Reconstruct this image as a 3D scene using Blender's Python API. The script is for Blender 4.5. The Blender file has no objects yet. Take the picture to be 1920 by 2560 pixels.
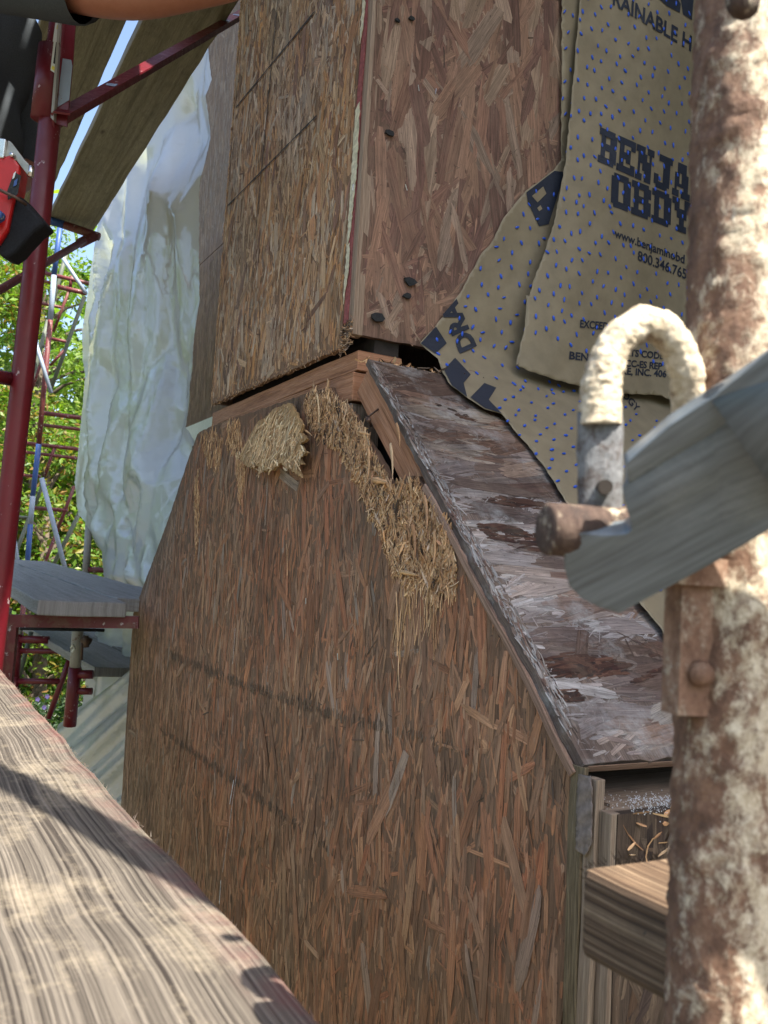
import bpy, bmesh, math, random
import numpy as np
from mathutils import Vector, Matrix, noise as mnoise
from mathutils.geometry import delaunay_2d_cdt

random.seed(7); rng = np.random.default_rng(7)
scene = bpy.context.scene
C = scene.collection

# ------------------------------------------------------------------ camera frame (from the vanishing points of the place)
F = 2147.0
def nz(v):
    v = np.array(v, float); return v/np.linalg.norm(v)
def cv(px, py): return np.array([(px-960)/F, -(py-1280)/F, 1.0])
_v1 = nz(cv(-270, 1375)); _h2 = cv(960, 1375+math.tan(math.radians(3.3))*1230)
_up = nz(np.cross(_h2, cv(-270, 1375)));  _up = _up if _up[1] > 0 else -_up
_b = nz(np.cross(_up, _v1)); _b = _b if _b[0] > 0 else -_b
_fy = nz(np.array([0, 0, 1.])-_up*_up[2]); _fx = np.cross(_fy, _up); _fx = _fx if _fx[0] > 0 else -_fx
R = np.array([_fx, _fy, _up])
A = R@_v1; B = R@_b; Z = np.array([0, 0, 1.0])      # A: along the house wall, B: into the wall
def ray(px, py): return R@cv(px, py)
O = ray(880, 862)*1.5                                # lower corner of the upper chase
def W(a, b, z): return O+a*A+b*B+z*Z
def loc(p): q = np.array(p)-O; return q@A, q@B, q[2]
def at(px, py, d): return ray(px, py)*d
def hitp(px, py, p, n):
    d = ray(px, py); return d*(np.dot(p, n)/np.dot(d, n))
def fa(px, py, b=0.0):
    a_, b_, z_ = loc(hitp(px, py, W(0, b, 0), B)); return (a_, z_)
def ra(px, py, a=0.0):
    a_, b_, z_ = loc(hitp(px, py, W(a, 0, 0), A)); return (b_, z_)

cam_d = bpy.data.cameras.new("camera"); cam = bpy.data.objects.new("camera", cam_d); C.objects.link(cam)
cr, cu, cf = R@np.array([1, 0, 0.]), R@np.array([0, 1, 0.]), R@np.array([0, 0, 1.])
cam.matrix_world = Matrix(((cr[0], cu[0], -cf[0], 0), (cr[1], cu[1], -cf[1], 0), (cr[2], cu[2], -cf[2], 0), (0, 0, 0, 1)))
cam_d.sensor_fit = 'VERTICAL'; cam_d.sensor_height = 36; cam_d.sensor_width = 27; cam_d.lens = F/2560*36
cam_d.clip_start = 0.02; cam_d.clip_end = 900
cam_d.dof.use_dof = True; cam_d.dof.focus_distance = 1.5; cam_d.dof.aperture_fstop = 16
scene.camera = cam

# ------------------------------------------------------------------ light
SH = nz([.70, -.714, 0]); EL = math.radians(57)
SUN = np.array([SH[0]*math.cos(EL), SH[1]*math.cos(EL), math.sin(EL)])
world = bpy.data.worlds.new("World"); scene.world = world; world.use_nodes = True
wn = world.node_tree; wn.nodes.clear()
sky = wn.nodes.new("ShaderNodeTexSky"); sky.sky_type = 'NISHITA'; sky.sun_disc = False
sky.sun_elevation = EL; sky.sun_rotation = math.atan2(SH[0], SH[1]); sky.air_density = 1.0; sky.dust_density = 3.0
bg = wn.nodes.new("ShaderNodeBackground"); bg.inputs[1].default_value = 0.122
wo = wn.nodes.new("ShaderNodeOutputWorld")
wn.links.new(sky.outputs[0], bg.inputs[0]); wn.links.new(bg.outputs[0], wo.inputs[0])
sd = bpy.data.lights.new("sun", 'SUN'); sd.energy = 5.0; sd.angle = math.radians(0.53); sd.color = (1, .93, .82)
sun = bpy.data.objects.new("sun", sd); C.objects.link(sun)
sun.rotation_euler = Vector(-SUN).to_track_quat('-Z', 'Y').to_euler()
scene.view_settings.view_transform = 'Standard'; scene.view_settings.look = 'None'
scene.view_settings.gamma = 1.0; scene.view_settings.use_curve_mapping = False
scene.view_settings.exposure = 1.66
scene.render.engine = 'CYCLES'

# ------------------------------------------------------------------ materials
def newmat(name):
    m = bpy.data.materials.new(name); m.use_nodes = True
    nt = m.node_tree; nt.nodes.clear()
    out = nt.nodes.new("ShaderNodeOutputMaterial"); p = nt.nodes.new("ShaderNodeBsdfPrincipled")
    nt.links.new(p.outputs[0], out.inputs[0])
    return m, nt, p, out
def N(nt, t, **k):
    n = nt.nodes.new("ShaderNode"+t)
    for a_, v in k.items(): setattr(n, a_, v)
    return n
def c4(c): return (c[0], c[1], c[2], 1)
def ramp(nt, src, stops):
    r = N(nt, "ValToRGB"); e = r.color_ramp.elements
    while len(e) < len(stops): e.new(.5)
    for i, (p, c) in enumerate(stops):
        e[i].position = p; e[i].color = c4(c) if not isinstance(c, (int, float)) else (c, c, c, 1)
    nt.links.new(src, r.inputs[0]); return r.outputs[0]
def mix(nt, fac, a, b, mode='MIX'):
    n = N(nt, "MixRGB", blend_type=mode)
    for i, v in enumerate((fac, a, b)):
        if hasattr(v, 'links'): nt.links.new(v, n.inputs[i])
        elif isinstance(v, (int, float)): n.inputs[i].default_value = v if i == 0 else (v, v, v, 1)
        else: n.inputs[i].default_value = c4(v)
    return n.outputs[0]
def coord(nt, kind, scale=(1, 1, 1), rot=(0, 0, 0)):
    t = N(nt, "TexCoord"); m = N(nt, "Mapping"); m.inputs[3].default_value = scale; m.inputs[2].default_value = rot
    nt.links.new(t.outputs[kind], m.inputs[0]); return m.outputs[0]
def noi(nt, vec, scale=1, detail=3, rough=.55, dist=0):
    n = N(nt, "TexNoise"); nt.links.new(vec, n.inputs['Vector'])
    n.inputs['Scale'].default_value = scale; n.inputs['Detail'].default_value = detail
    n.inputs['Roughness'].default_value = rough; n.inputs['Distortion'].default_value = dist
    return n.outputs['Fac']
def bump(nt, p, h, s=.4, d=.002):
    b = N(nt, "Bump"); b.inputs['Strength'].default_value = s; b.inputs['Distance'].default_value = d
    nt.links.new(h, b.inputs['Height']); nt.links.new(b.outputs[0], p.inputs['Normal'])

def strand_mat(name, rough=.75, spec=.3, stain=(.06, .045, .035), stain_amt=.55, mould=None, mouldpos=(.55, .72), gain=1.0, weather=(.27, .205, .15), wamt=.25):
    m, nt, p, out = newmat(name)
    at_ = N(nt, "Attribute", attribute_name="Col")
    g = noi(nt, coord(nt, 'UV', (14, 520, 1)), 1, 4, .6)
    g2 = noi(nt, coord(nt, 'UV', (5, 110, 1)), 1, 3, .6)
    col = mix(nt, 1, at_.outputs[0], ramp(nt, g, [(.3, .55*gain), (.5, .95*gain), (.72, 1.3*gain)]), 'MULTIPLY')
    col = mix(nt, 1, col, ramp(nt, g2, [(.3, .6), (.6, 1.1)]), 'MULTIPLY')
    oc = coord(nt, 'Object')
    g3 = noi(nt, coord(nt, 'UV', (40, 1500, 1)), 1, 2, .6)
    col = mix(nt, 1, col, ramp(nt, g3, [(.32, .55), (.5, 1.0), (.7, 1.15)]), 'MULTIPLY')
    wz = noi(nt, coord(nt, 'Object', (1, 1, .35)), 22, 6, .7)
    col = mix(nt, ramp(nt, wz, [(.45, 0.0), (.7, wamt)]), col, weather)
    s = noi(nt, oc, 7, 6, .65)
    col = mix(nt, ramp(nt, s, [(.5, 0.0), (.75, stain_amt)]), col, stain)
    s2 = noi(nt, oc, 160, 3, .7)
    col = mix(nt, ramp(nt, s2, [(.62, 0.0), (.72, .65)]), col, (.035, .025, .02))
    if mould:
        w = noi(nt, coord(nt, 'Object', (1, 1, 1)), 9, 7, .7)
        w2 = noi(nt, oc, 120, 4, .7)
        f = mix(nt, 1, ramp(nt, w, [(mouldpos[0], 0.0), (mouldpos[1], .8)]), ramp(nt, w2, [(.3, .35), (.6, 1.0)]), 'MULTIPLY')
        col = mix(nt, f, col, mould)
    nt.links.new(col, p.inputs['Base Color']); p.inputs['Roughness'].default_value = rough
    p.inputs['Specular IOR Level'].default_value = spec
    bump(nt, p, g, .55, .0012)
    return m

def lumber(name, cols, along=4, across=90, knots=0, rough=.7, dirt=None, dirtpos=(.55, .75), bs=.4, spec=.3, fine=700, rp=(.28, .48, .7), dist=.4):
    m, nt, p, out = newmat(name)
    g = noi(nt, coord(nt, 'UV', (along, across, 1)), 1, 4, .6, dist)
    f = noi(nt, coord(nt, 'UV', (25, fine, 1)), 1, 3, .6)
    col = ramp(nt, g, [(rp[0], cols[0]), (rp[1], cols[1]), (rp[2], cols[2])])
    col = mix(nt, 1, col, ramp(nt, f, [(.3, .6), (.65, 1.15)]), 'MULTIPLY')
    if knots:
        v = N(nt, "TexVoronoi"); nt.links.new(coord(nt, 'UV', (3.2, 8, 1)), v.inputs['Vector']); v.inputs['Scale'].default_value = 1
        col = mix(nt, ramp(nt, v.outputs['Distance'], [(.06, .8), (.11, 0.0)]), col, (.05, .03, .02))
    if dirt:
        s = noi(nt, coord(nt, 'UV', (11, 14, 1)), 1, 8, .78)
        col = mix(nt, ramp(nt, s, [(dirtpos[0], 0.0), (dirtpos[1], .75)]), col, dirt)
    nt.links.new(col, p.inputs['Base Color']); p.inputs['Roughness'].default_value = rough
    p.inputs['Specular IOR Level'].default_value = spec
    bump(nt, p, g, bs, .003)
    return m

def paint(name, c, chip=(.35, .32, .3), amt=.66, rough=.35, scale=30, rust=None, stretch=(1, 1, 1), spec=.5):
    m, nt, p, out = newmat(name)
    oc = coord(nt, 'Object', stretch)
    n1 = noi(nt, oc, scale, 6, .7); n2 = noi(nt, oc, scale*.25, 4, .6)
    col = mix(nt, ramp(nt, n2, [(.35, 0.0), (.7, .45)]), c, tuple(x*.55 for x in c))
    if rust:
        col = mix(nt, ramp(nt, noi(nt, oc, scale*.6, 6, .7), [(.52, 0.0), (.6, .9)]), col, rust)
    col = mix(nt, ramp(nt, n1, [(amt, 0.0), (amt+.03, 1.0)]), col, chip)
    nt.links.new(col, p.inputs['Base Color'])
    nt.links.new(ramp(nt, n1, [(.3, rough), (.7, rough+.25)]), p.inputs['Roughness']); p.inputs['Specular IOR Level'].default_value = spec
    bump(nt, p, n1, .25, .001)
    return m

def plain(name, c, rough=.6, var=.25, scale=40, metal=0, spec=.4, bs=.2):
    m, nt, p, out = newmat(name)
    n = noi(nt, coord(nt, 'Object'), scale, 5, .6)
    col = mix(nt, ramp(nt, n, [(.3, 0.0), (.7, 1.0)]), tuple(x*(1-var) for x in c), tuple(min(1, x*(1+var)) for x in c))
    nt.links.new(col, p.inputs['Base Color']); p.inputs['Roughness'].default_value = rough
    p.inputs['Metallic'].default_value = metal; p.inputs['Specular IOR Level'].default_value = spec
    bump(nt, p, n, bs, .001)
    return m

def leafmat(name):
    m, nt, p, out = newmat(name)
    at_ = N(nt, "Attribute", attribute_name="Col")
    nt.links.new(at_.outputs[0], p.inputs['Base Color']); p.inputs['Roughness'].default_value = .45
    tr = N(nt, "BsdfTranslucent"); nt.links.new(mix(nt, 1, at_.outputs[0], (1.1, 1.25, .5), 'MULTIPLY'), tr.inputs[0])
    ms = N(nt, "MixShader"); ms.inputs[0].default_value = .5
    nt.links.new(p.outputs[0], ms.inputs[1]); nt.links.new(tr.outputs[0], ms.inputs[2]); nt.links.new(ms.outputs[0], out.inputs[0])
    return m

def polymat(name, c=(.80, .83, .86), trans=.035):
    m, nt, p, out = newmat(name)
    oc = coord(nt, 'Object')
    n = noi(nt, oc, 9, 2, .5, .4)
    p.inputs['Base Color'].default_value = c4(c); p.inputs['Roughness'].default_value = .10
    p.inputs['Specular IOR Level'].default_value = 1.0
    bump(nt, p, n, .25, .006)
    tl = N(nt, "BsdfTranslucent"); tl.inputs[0].default_value = c4((.58, .63, .46))
    ms = N(nt, "MixShader"); ms.inputs[0].default_value = .45
    nt.links.new(p.outputs[0], ms.inputs[1]); nt.links.new(tl.outputs[0], ms.inputs[2])
    tp = N(nt, "BsdfTransparent"); m2 = N(nt, "MixShader"); m2.inputs[0].default_value = trans
    nt.links.new(ms.outputs[0], m2.inputs[1]); nt.links.new(tp.outputs[0], m2.inputs[2]); nt.links.new(m2.outputs[0], out.inputs[0])
    return m

M = {}
M['strand_up'] = strand_mat('weathered_strand_upper', stain=(.12, .075, .045), stain_amt=.4, weather=(.46, .30, .17), wamt=.3)
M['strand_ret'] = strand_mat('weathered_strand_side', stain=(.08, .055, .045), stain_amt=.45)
M['strand_low'] = strand_mat('weathered_strand_lower', stain=(.05, .04, .03), stain_amt=.5)
M['strand_slope'] = strand_mat('mouldy_strand_shoulder', stain=(.035, .022, .02), stain_amt=.85, mould=(.45, .475, .48), mouldpos=(.53, .77))
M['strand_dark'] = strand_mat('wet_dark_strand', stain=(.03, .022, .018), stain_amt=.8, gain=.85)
M['splinter'] = strand_mat('fresh_torn_wood', stain=(.20, .12, .06), stain_amt=.3, gain=1.1)
M['lumber_red'] = lumber('orange_framing_lumber', [(.20, .085, .04), (.40, .20, .11), (.46, .25, .15)], 3, 110)
M['lumber_grey'] = lumber('grey_framing_lumber', [(.12, .09, .07), (.25, .19, .14), (.33, .27, .21)], 3, 110)
M['ply_edge'] = lumber('plywood_edge', [(.12, .07, .05), (.28, .18, .13), (.36, .26, .2)], 2, 260)
M['plank_up'] = lumber('deck_plank_pale', [(.13, .11, .07), (.22, .195, .13), (.29, .26, .18)], 1.5, 50, 1, dirt=(.09, .075, .05), dirtpos=(.5, .8))
M['plank_low'] = lumber('deck_plank_grey', [(.17, .165, .155), (.23, .225, .215), (.28, .275, .265)], 2, 60, 0, dirt=(.14, .13, .12))
M['plank_fg'] = lumber('old_plank', [(.028, .022, .018), (.10, .086, .070), (.175, .152, .125)], .9, 400, 0, dirt=(.38, .32, .23), dirtpos=(.50, .80), bs=.3, fine=1800, rp=(.36, .5, .66), dist=0)
M['timber'] = lumber('timber_block', [(.026, .017, .012), (.10, .062, .038), (.30, .22, .145)], 1.5, 330, 0, dirt=(.045, .033, .025), dirtpos=(.48, .74), bs=.35, fine=1100)
M['red'] = paint('red_scaffold_paint', (.135, .008, .015), (.42, .33, .33), .64, .3, 45)
M['red_worn'] = paint('worn_red_paint', (.12, .018, .02), (.42, .4, .4), .62, .45, 40, rust=(.12, .05, .035))
M['blue'] = paint('blue_scaffold_paint', (.025, .075, .25), (.4, .4, .4), .66, .4)
M['pale_blue'] = paint('pale_blue_tube', (.27, .33, .42), (.2, .12, .1), .66, .45)
M['galv'] = paint('galvanised_tube', (.33, .32, .29), (.16, .1, .07), .6, .5)
M['olive'] = paint('olive_grey_tube', (.10, .12, .09), (.3, .28, .22), .68, .5)
M['black'] = plain('black_fabric', (.012, .013, .016), .8, .4, 300, spec=.2)
M['shirt'] = plain('charcoal_shirt', (.06, .07, .08), .9, .25, 500, spec=.15)
M['jeans'] = plain('dark_denim', (.03, .04, .07), .9, .3, 400, spec=.15)
M['tool_red'] = plain('tool_red_plastic', (.42, .012, .012), .35, .1, 60)
M['steel'] = plain('bright_steel', (.62, .62, .60), .25, .15, 60, metal=1)
M['white'] = plain('white_vinyl', (.60, .63, .61), .4, .08)
M['glass'] = plain('window_glass', (.07, .10, .08), .25, .1, 5, spec=.25)
M['kraft'] = plain('kraft_house_wrap', (.245, .205, .135), .6, .13, 22, spec=.35, bs=.35)
M['ink'] = plain('navy_print', (.022, .028, .045), .6, .15, 200, bs=0)
M['yellow'] = plain('yellow_label', (.7, .6, .08), .5, .1)
M['plate'] = plain('dull_steel', (.30, .28, .24), .35, .2, 60, metal=.8)
M['bead'] = plain('blue_spacer', (.02, .10, .62), .35, .15, 200, spec=.5, bs=0)
M['tar'] = plain('black_shingle_scrap', (.02, .022, .024), .8, .4, 300)
M['nail'] = plain('rusty_nail', (.10, .065, .05), .5, .3, 300, metal=.6)
M['staple'] = plain('bright_staple', (.75, .75, .74), .3, .1, 300, metal=1)
M['whitepaint'] = plain('cream_paint', (.60, .56, .40), .7, .3, 120)
M['redpaint'] = plain('faded_red_paint', (.27, .075, .07), .7, .35, 120)
M['lath'] = lumber('pale_lath_edge', [(.19, .13, .09), (.31, .225, .16), (.38, .29, .22)], 2, 200)
M['stain'] = lumber('red_stained_wood', [(.07, .03, .028), (.15, .08, .07), (.24, .17, .14)], 5, 330, bs=.8)
M['moss'] = lumber('mossy_edge', [(.055, .042, .026), (.13, .10, .06), (.22, .175, .11)], 20, 300, dirt=(.16, .14, .11))
M['tape'] = plain('grey_crumpled_tape', (.17, .14, .125), .75, .35, 120, bs=.8)
M['fluff'] = plain('white_mould_fluff', (.68, .72, .76), .9, .15, 400, bs=.8)
M['pencil'] = plain('grey_line_mark', (.045, .04, .036), .8, .4, 300)
M['galvbrace'] = lumber('galvanised_brace', [(.07, .082, .092), (.115, .138, .155), (.165, .19, .21)], 3, 28, 0, rough=.36, dirt=(.25, .27, .28), dirtpos=(.52, .85), bs=.1, spec=.6, fine=500, rp=(.2, .5, .85), dist=0)
M['ground'] = plain('bare_garden_earth', (.085, .075, .045), .9, .35, 3)
M['bark'] = plain('bark', (.09, .07, .05), .9, .4, 20, bs=.6)
M['leaf'] = leafmat('leaf'); M['poly'] = polymat('plastic_sheeting')
M['flower'] = plain('purple_petal', (.45, .32, .75), .6, .1)
M['shade_roofing'] = plain('shade_eave_board', (.6, .6, .58), .6, .1)
M['interior'] = plain('dark_cavity_board', (.03, .024, .02), .9, .3)

def skin_mat():
    m, nt, p, out = newmat('skin')
    n = noi(nt, coord(nt, 'Object'), 60, 4)
    nt.links.new(mix(nt, n, (.30, .115, .065), (.42, .19, .12)), p.inputs['Base Color'])
    p.inputs['Roughness'].default_value = .5; p.inputs['Subsurface Weight'].default_value = .1
    p.inputs['Subsurface Radius'].default_value = (.01, .004, .002)
    bump(nt, p, noi(nt, coord(nt, 'Object'), 400, 3), .15, .001)
    return m
M['skin'] = skin_mat()

def mortar_mat(name, lim=(.46, .56), stretch=(1, 1, .7), rc=((.035, .02, .014), (.11, .055, .035), (.22, .125, .085)), mc=((.36, .28, .18), (.62, .54, .40), (.74, .68, .55))):
    m, nt, p, out = newmat(name)
    oc = coord(nt, 'Object', stretch)
    a_ = noi(nt, oc, 75, 8, .8, .2); b_ = noi(nt, oc, 110, 6, .78); c_ = noi(nt, oc, 260, 5, .75)
    rust = ramp(nt, b_, [(.3, rc[0]), (.5, rc[1]), (.7, rc[2])])
    mort = ramp(nt, c_, [(.3, mc[0]), (.55, mc[1]), (.75, mc[2])])
    col = mix(nt, ramp(nt, a_, [(lim[0], 0.0), (lim[1], 1.0)]), rust, mort)
    nt.links.new(col, p.inputs['Base Color']); p.inputs['Roughness'].default_value = .8
    bump(nt, p, mix(nt, .5, a_, c_), .8, .003)
    return m
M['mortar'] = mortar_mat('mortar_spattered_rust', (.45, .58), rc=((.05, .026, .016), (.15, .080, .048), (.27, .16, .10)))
M['mortar_thin'] = mortar_mat('rusty_steel_spattered', (.54, .66), rc=((.018, .012, .010), (.06, .034, .024), (.13, .085, .062)))
M['mortar_grey'] = mortar_mat('grey_spattered_steel', (.44, .56), rc=((.02, .015, .013), (.06, .042, .036), (.11, .08, .066)), mc=((.10, .105, .11), (.18, .19, .20), (.28, .29, .30)))
M['rust_tan'] = mortar_mat('tan_rusty_sleeve', (.52, .66), rc=((.09, .045, .026), (.20, .11, .068), (.33, .21, .14)), mc=((.36, .30, .22), (.46, .40, .30), (.55, .5, .4)))
M['mortar_heavy'] = mortar_mat('mortar_caked', (.34, .46), rc=((.05, .026, .016), (.15, .080, .048), (.27, .16, .10)))

# ------------------------------------------------------------------ mesh building
class MB:
    def __init__(s): s.v = []; s.f = []; s.uv = []; s.c = []
    def add(s, verts, faces, uvs=None, col=(.5, .5, .5)):
        o = len(s.v); s.v.extend([tuple(map(float, p)) for p in verts])
        for f in faces:
            s.f.append(tuple(i+o for i in f)); s.c.append(col)
            s.uv.extend([uvs[i] if uvs is not None else (0, 0) for i in f])
    def build(s, name, mat, parent=None, smooth=False, bevel=0):
        me = bpy.data.meshes.new(name); me.from_pydata(s.v, [], s.f)
        uv = me.uv_layers.new(name="UVMap"); uv.data.foreach_set('uv', np.array(s.uv, np.float32).ravel())
        ca = me.attributes.new('Col', 'FLOAT_COLOR', 'CORNER')
        cols = np.repeat(np.array([c4(c) for c in s.c], np.float32), [len(f) for f in s.f], axis=0)
        ca.data.foreach_set('color', cols.ravel())
        if smooth: me.polygons.foreach_set('use_smooth', [True]*len(me.polygons))
        me.materials.append(mat); me.update()
        o = bpy.data.objects.new(name, me); C.objects.link(o)
        if parent is not None: o.parent = parent
        if bevel:
            b = o.modifiers.new('bevel', 'BEVEL'); b.width = bevel; b.segments = 2; b.limit_method = 'ANGLE'
        return o

def tag(o, label=None, cat=None, group=None, kind=None):
    if label: o['label'] = label
    if cat: o['category'] = cat
    if group: o['group'] = group
    if kind: o['kind'] = kind
    return o
def thing(name, label, cat, group=None):
    o = bpy.data.objects.new(name, None); C.objects.link(o); o.empty_display_size = .05
    return tag(o, label, cat, group)

def frame(p0, p1, hint=(0, 0, 1)):
    d = nz(np.array(p1)-np.array(p0)); h = np.array(hint, float)
    if abs(d@h) > .95: h = np.array([1., 0, 0])
    x = nz(np.cross(h, d)); y = np.cross(d, x); return d, x, y
def tube(mb, pts, r, seg=12, caps=True, rx=None, bumpf=0, hint=(0, 0, 1)):
    pts = [np.array(p, float) for p in pts]; n = len(pts); rs = r if hasattr(r, '__len__') else [r]*n
    rxs = rs if rx is None else (rx if hasattr(rx, '__len__') else [rx]*n)
    vs, uv = [], []; L = 0; px_ = None
    for i, p in enumerate(pts):
        t = pts[min(i+1, n-1)]-pts[max(i-1, 0)]; t = nz(t)
        if px_ is None: _, x, y = frame(p, p+t, hint)
        else: x = nz(px_-t*(px_@t)); y = np.cross(t, x)
        px_ = x
        if i: L += np.linalg.norm(p-pts[i-1])
        for k in range(seg):
            th = 2*math.pi*k/seg; q = p+x*math.cos(th)*rxs[i]+y*math.sin(th)*rs[i]
            if bumpf:
                dd = q-p; q = p+dd*(1+bumpf*(mnoise.noise(Vector(q*110))+.6*mnoise.noise(Vector(q*330))+.6*mnoise.noise(Vector(q*700))))
            vs.append(q); uv.append((L, k/seg*rs[i]*6.28))
    fs = [(i*seg+k, i*seg+(k+1) % seg, (i+1)*seg+(k+1) % seg, (i+1)*seg+k) for i in range(n-1) for k in range(seg)]
    if caps: fs += [tuple(range(seg))[::-1], tuple((n-1)*seg+k for k in range(seg))]
    mb.add(vs, fs, uv)
def box(mb, o, X, Y, Zv, dx, dy, dz):
    """box from corner o spanning dx along X (its length, u of the grain), dy along Y, dz along Zv"""
    o = np.array(o, float); X, Y, Zv = map(lambda v: np.array(v, float), (X, Y, Zv))
    if np.dot(np.cross(X, Y), Zv)*dx*dy*dz < 0: o = o+Y*dy; dy = -dy
    c = [o+X*dx*i+Y*dy*j+Zv*dz*k for i in (0, 1) for j in (0, 1) for k in (0, 1)]
    r0, r1 = random.random()*9, random.random()*9
    for f, (a_, b_) in (((0, 1, 3, 2), (1, 2)), ((4, 6, 7, 5), (1, 2)), ((0, 4, 5, 1), (0, 2)), ((2, 3, 7, 6), (0, 2)), ((0, 2, 6, 4), (0, 1)), ((1, 5, 7, 3), (0, 1))):
        uv = []
        for i in f:
            ijk = ((i >> 2) & 1, (i >> 1) & 1, i & 1); dd = (dx, dy, dz)
            uv.append((r0+ijk[a_]*dd[a_], r1+ijk[b_]*dd[b_]))
        mb.add([c[i] for i in f], [(0, 1, 2, 3)], uv)
def board(name, mat, parent, o, X, Y, Zv, dx, dy, dz, nx=14, rough=.0015, bevel=.002):
    """a board with slightly uneven faces: a lofted rectangle along X"""
    o = np.array(o, float); X, Y, Zv = map(lambda v: np.array(v, float), (X, Y, Zv))
    mb = MB(); ny = 4; ring = []
    for s in range(ny): ring.append((s/ny, 0))
    for s in range(2): ring.append((1, s/2))
    for s in range(ny): ring.append((1-s/ny, 1))
    for s in range(2): ring.append((0, 1-s/2))
    m_ = len(ring); per = []; acc = 0
    for k, (y, z) in enumerate(ring):
        per.append(acc); y2, z2 = ring[(k+1) % m_]; acc += math.hypot((y2-y)*dy, (z2-z)*dz)
    per.append(acc)
    vs = []; sd_ = random.random()*50
    for i in range(nx+1):
        for (y, z) in ring:
            q = o+X*dx*i/nx+Y*dy*y+Zv*dz*z
            q = q+Vector_np(mnoise.noise_vector(Vector(q*9)+Vector((sd_, 0, 0))))*rough
            vs.append(q)
    for i in range(nx):
        for k in range(m_):
            k2 = (k+1) % m_; f = (i*m_+k, i*m_+k2, (i+1)*m_+k2, (i+1)*m_+k)
            u0, u1 = sd_+dx*i/nx, sd_+dx*(i+1)/nx
            mb.add([vs[j] for j in f], [(0, 1, 2, 3)], [(u0, per[k]), (u0, per[k+1]), (u1, per[k+1]), (u1, per[k])])
    for i, rv in ((0, True), (nx, False)):
        idx = list(range(m_)); idx = idx[::-1] if rv else idx
        mb.add([vs[i*m_+j] for j in idx], [tuple(range(m_))], [(sd_+ring[j][1]*dz*.3, ring[j][0]*dy) for j in idx])
    ob = mb.build(name, mat, parent)
    me = ob.data; bm = bmesh.new(); bm.from_mesh(me); bmesh.ops.remove_doubles(bm, verts=bm.verts, dist=1e-6)
    bmesh.ops.recalc_face_normals(bm, faces=bm.faces); bm.to_mesh(me); bm.free()
    if bevel:
        b = ob.modifiers.new('bevel', 'BEVEL'); b.width = bevel; b.segments = 2; b.limit_method = 'ANGLE'; b.angle_limit = math.radians(50)
    return ob
def Vector_np(v): return np.array((v.x, v.y, v.z))

def inpoly(P, poly):
    P = np.atleast_2d(P); x, y = P[:, 0], P[:, 1]; ins = np.zeros(len(P), bool); n = len(poly)
    for i in range(n):
        x0, y0 = poly[i]; x1, y1 = poly[(i+1) % n]
        c = (y0 > y) != (y1 > y)
        with np.errstate(divide='ignore', invalid='ignore'):
            ins ^= c & (x < (x1-x0)*(y-y0)/(y1-y0+1e-12)+x0)
    return ins
def rough_poly(poly, step, amp, seed=0):
    out = []; r = random.Random(seed)
    for i in range(len(poly)):
        p = np.array(poly[i], float); q = np.array(poly[(i+1) % len(poly)], float); d = np.linalg.norm(q-p)
        n = max(1, int(d/step)); nrm = np.array([-(q-p)[1], (q-p)[0]])/(d+1e-9)
        for k in range(n):
            out.append(tuple(p+(q-p)*k/n+nrm*(r.uniform(-amp, amp) if k else 0)))
    return out
class Frame:
    def __init__(s, o, U, V, Nn): s.o, s.U, s.V, s.N = o, U, V, Nn
    def p(s, u, v, h=0): return s.o+u*s.U+v*s.V+h*s.N
FR = Frame(O, -A, Z, -B); RET = Frame(O, B, Z, -A)

def slab(name, mat, parent, fr, poly, thick, h=0, col=(.2, .13, .09), uvrot=False):
    """extruded polygon in a frame, top surface at height h"""
    mb = MB(); n = len(poly)
    area = sum(poly[i][0]*poly[(i+1) % n][1]-poly[(i+1) % n][0]*poly[i][1] for i in range(n))
    if area < 0: poly = poly[::-1]
    res = delaunay_2d_cdt([Vector(p) for p in poly], [], [list(range(n))], 1, 1e-7)
    pv = [tuple(v) for v in res[0]]
    top = [fr.p(u, v, h) for u, v in pv]; bot = [fr.p(u, v, h-thick) for u, v in pv]
    uv = [(v, u) for u, v in pv]
    mb.add(top, [tuple(f) for f in res[2]], uv, col); mb.add(bot, [tuple(f)[::-1] for f in res[2]], uv, col)
    L = 0
    for i in range(n):
        (u0, v0), (u1, v1) = poly[i], poly[(i+1) % n]; d = math.hypot(u1-u0, v1-v0)
        mb.add([fr.p(u0, v0, h), fr.p(u0, v0, h-thick), fr.p(u1, v1, h-thick), fr.p(u1, v1, h)], [(0, 1, 2, 3)],
               [(L, 0), (L, thick), (L+d, thick), (L+d, 0)], tuple(x*.8 for x in col)); L += d
    return mb.build(name, mat, parent)

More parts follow.
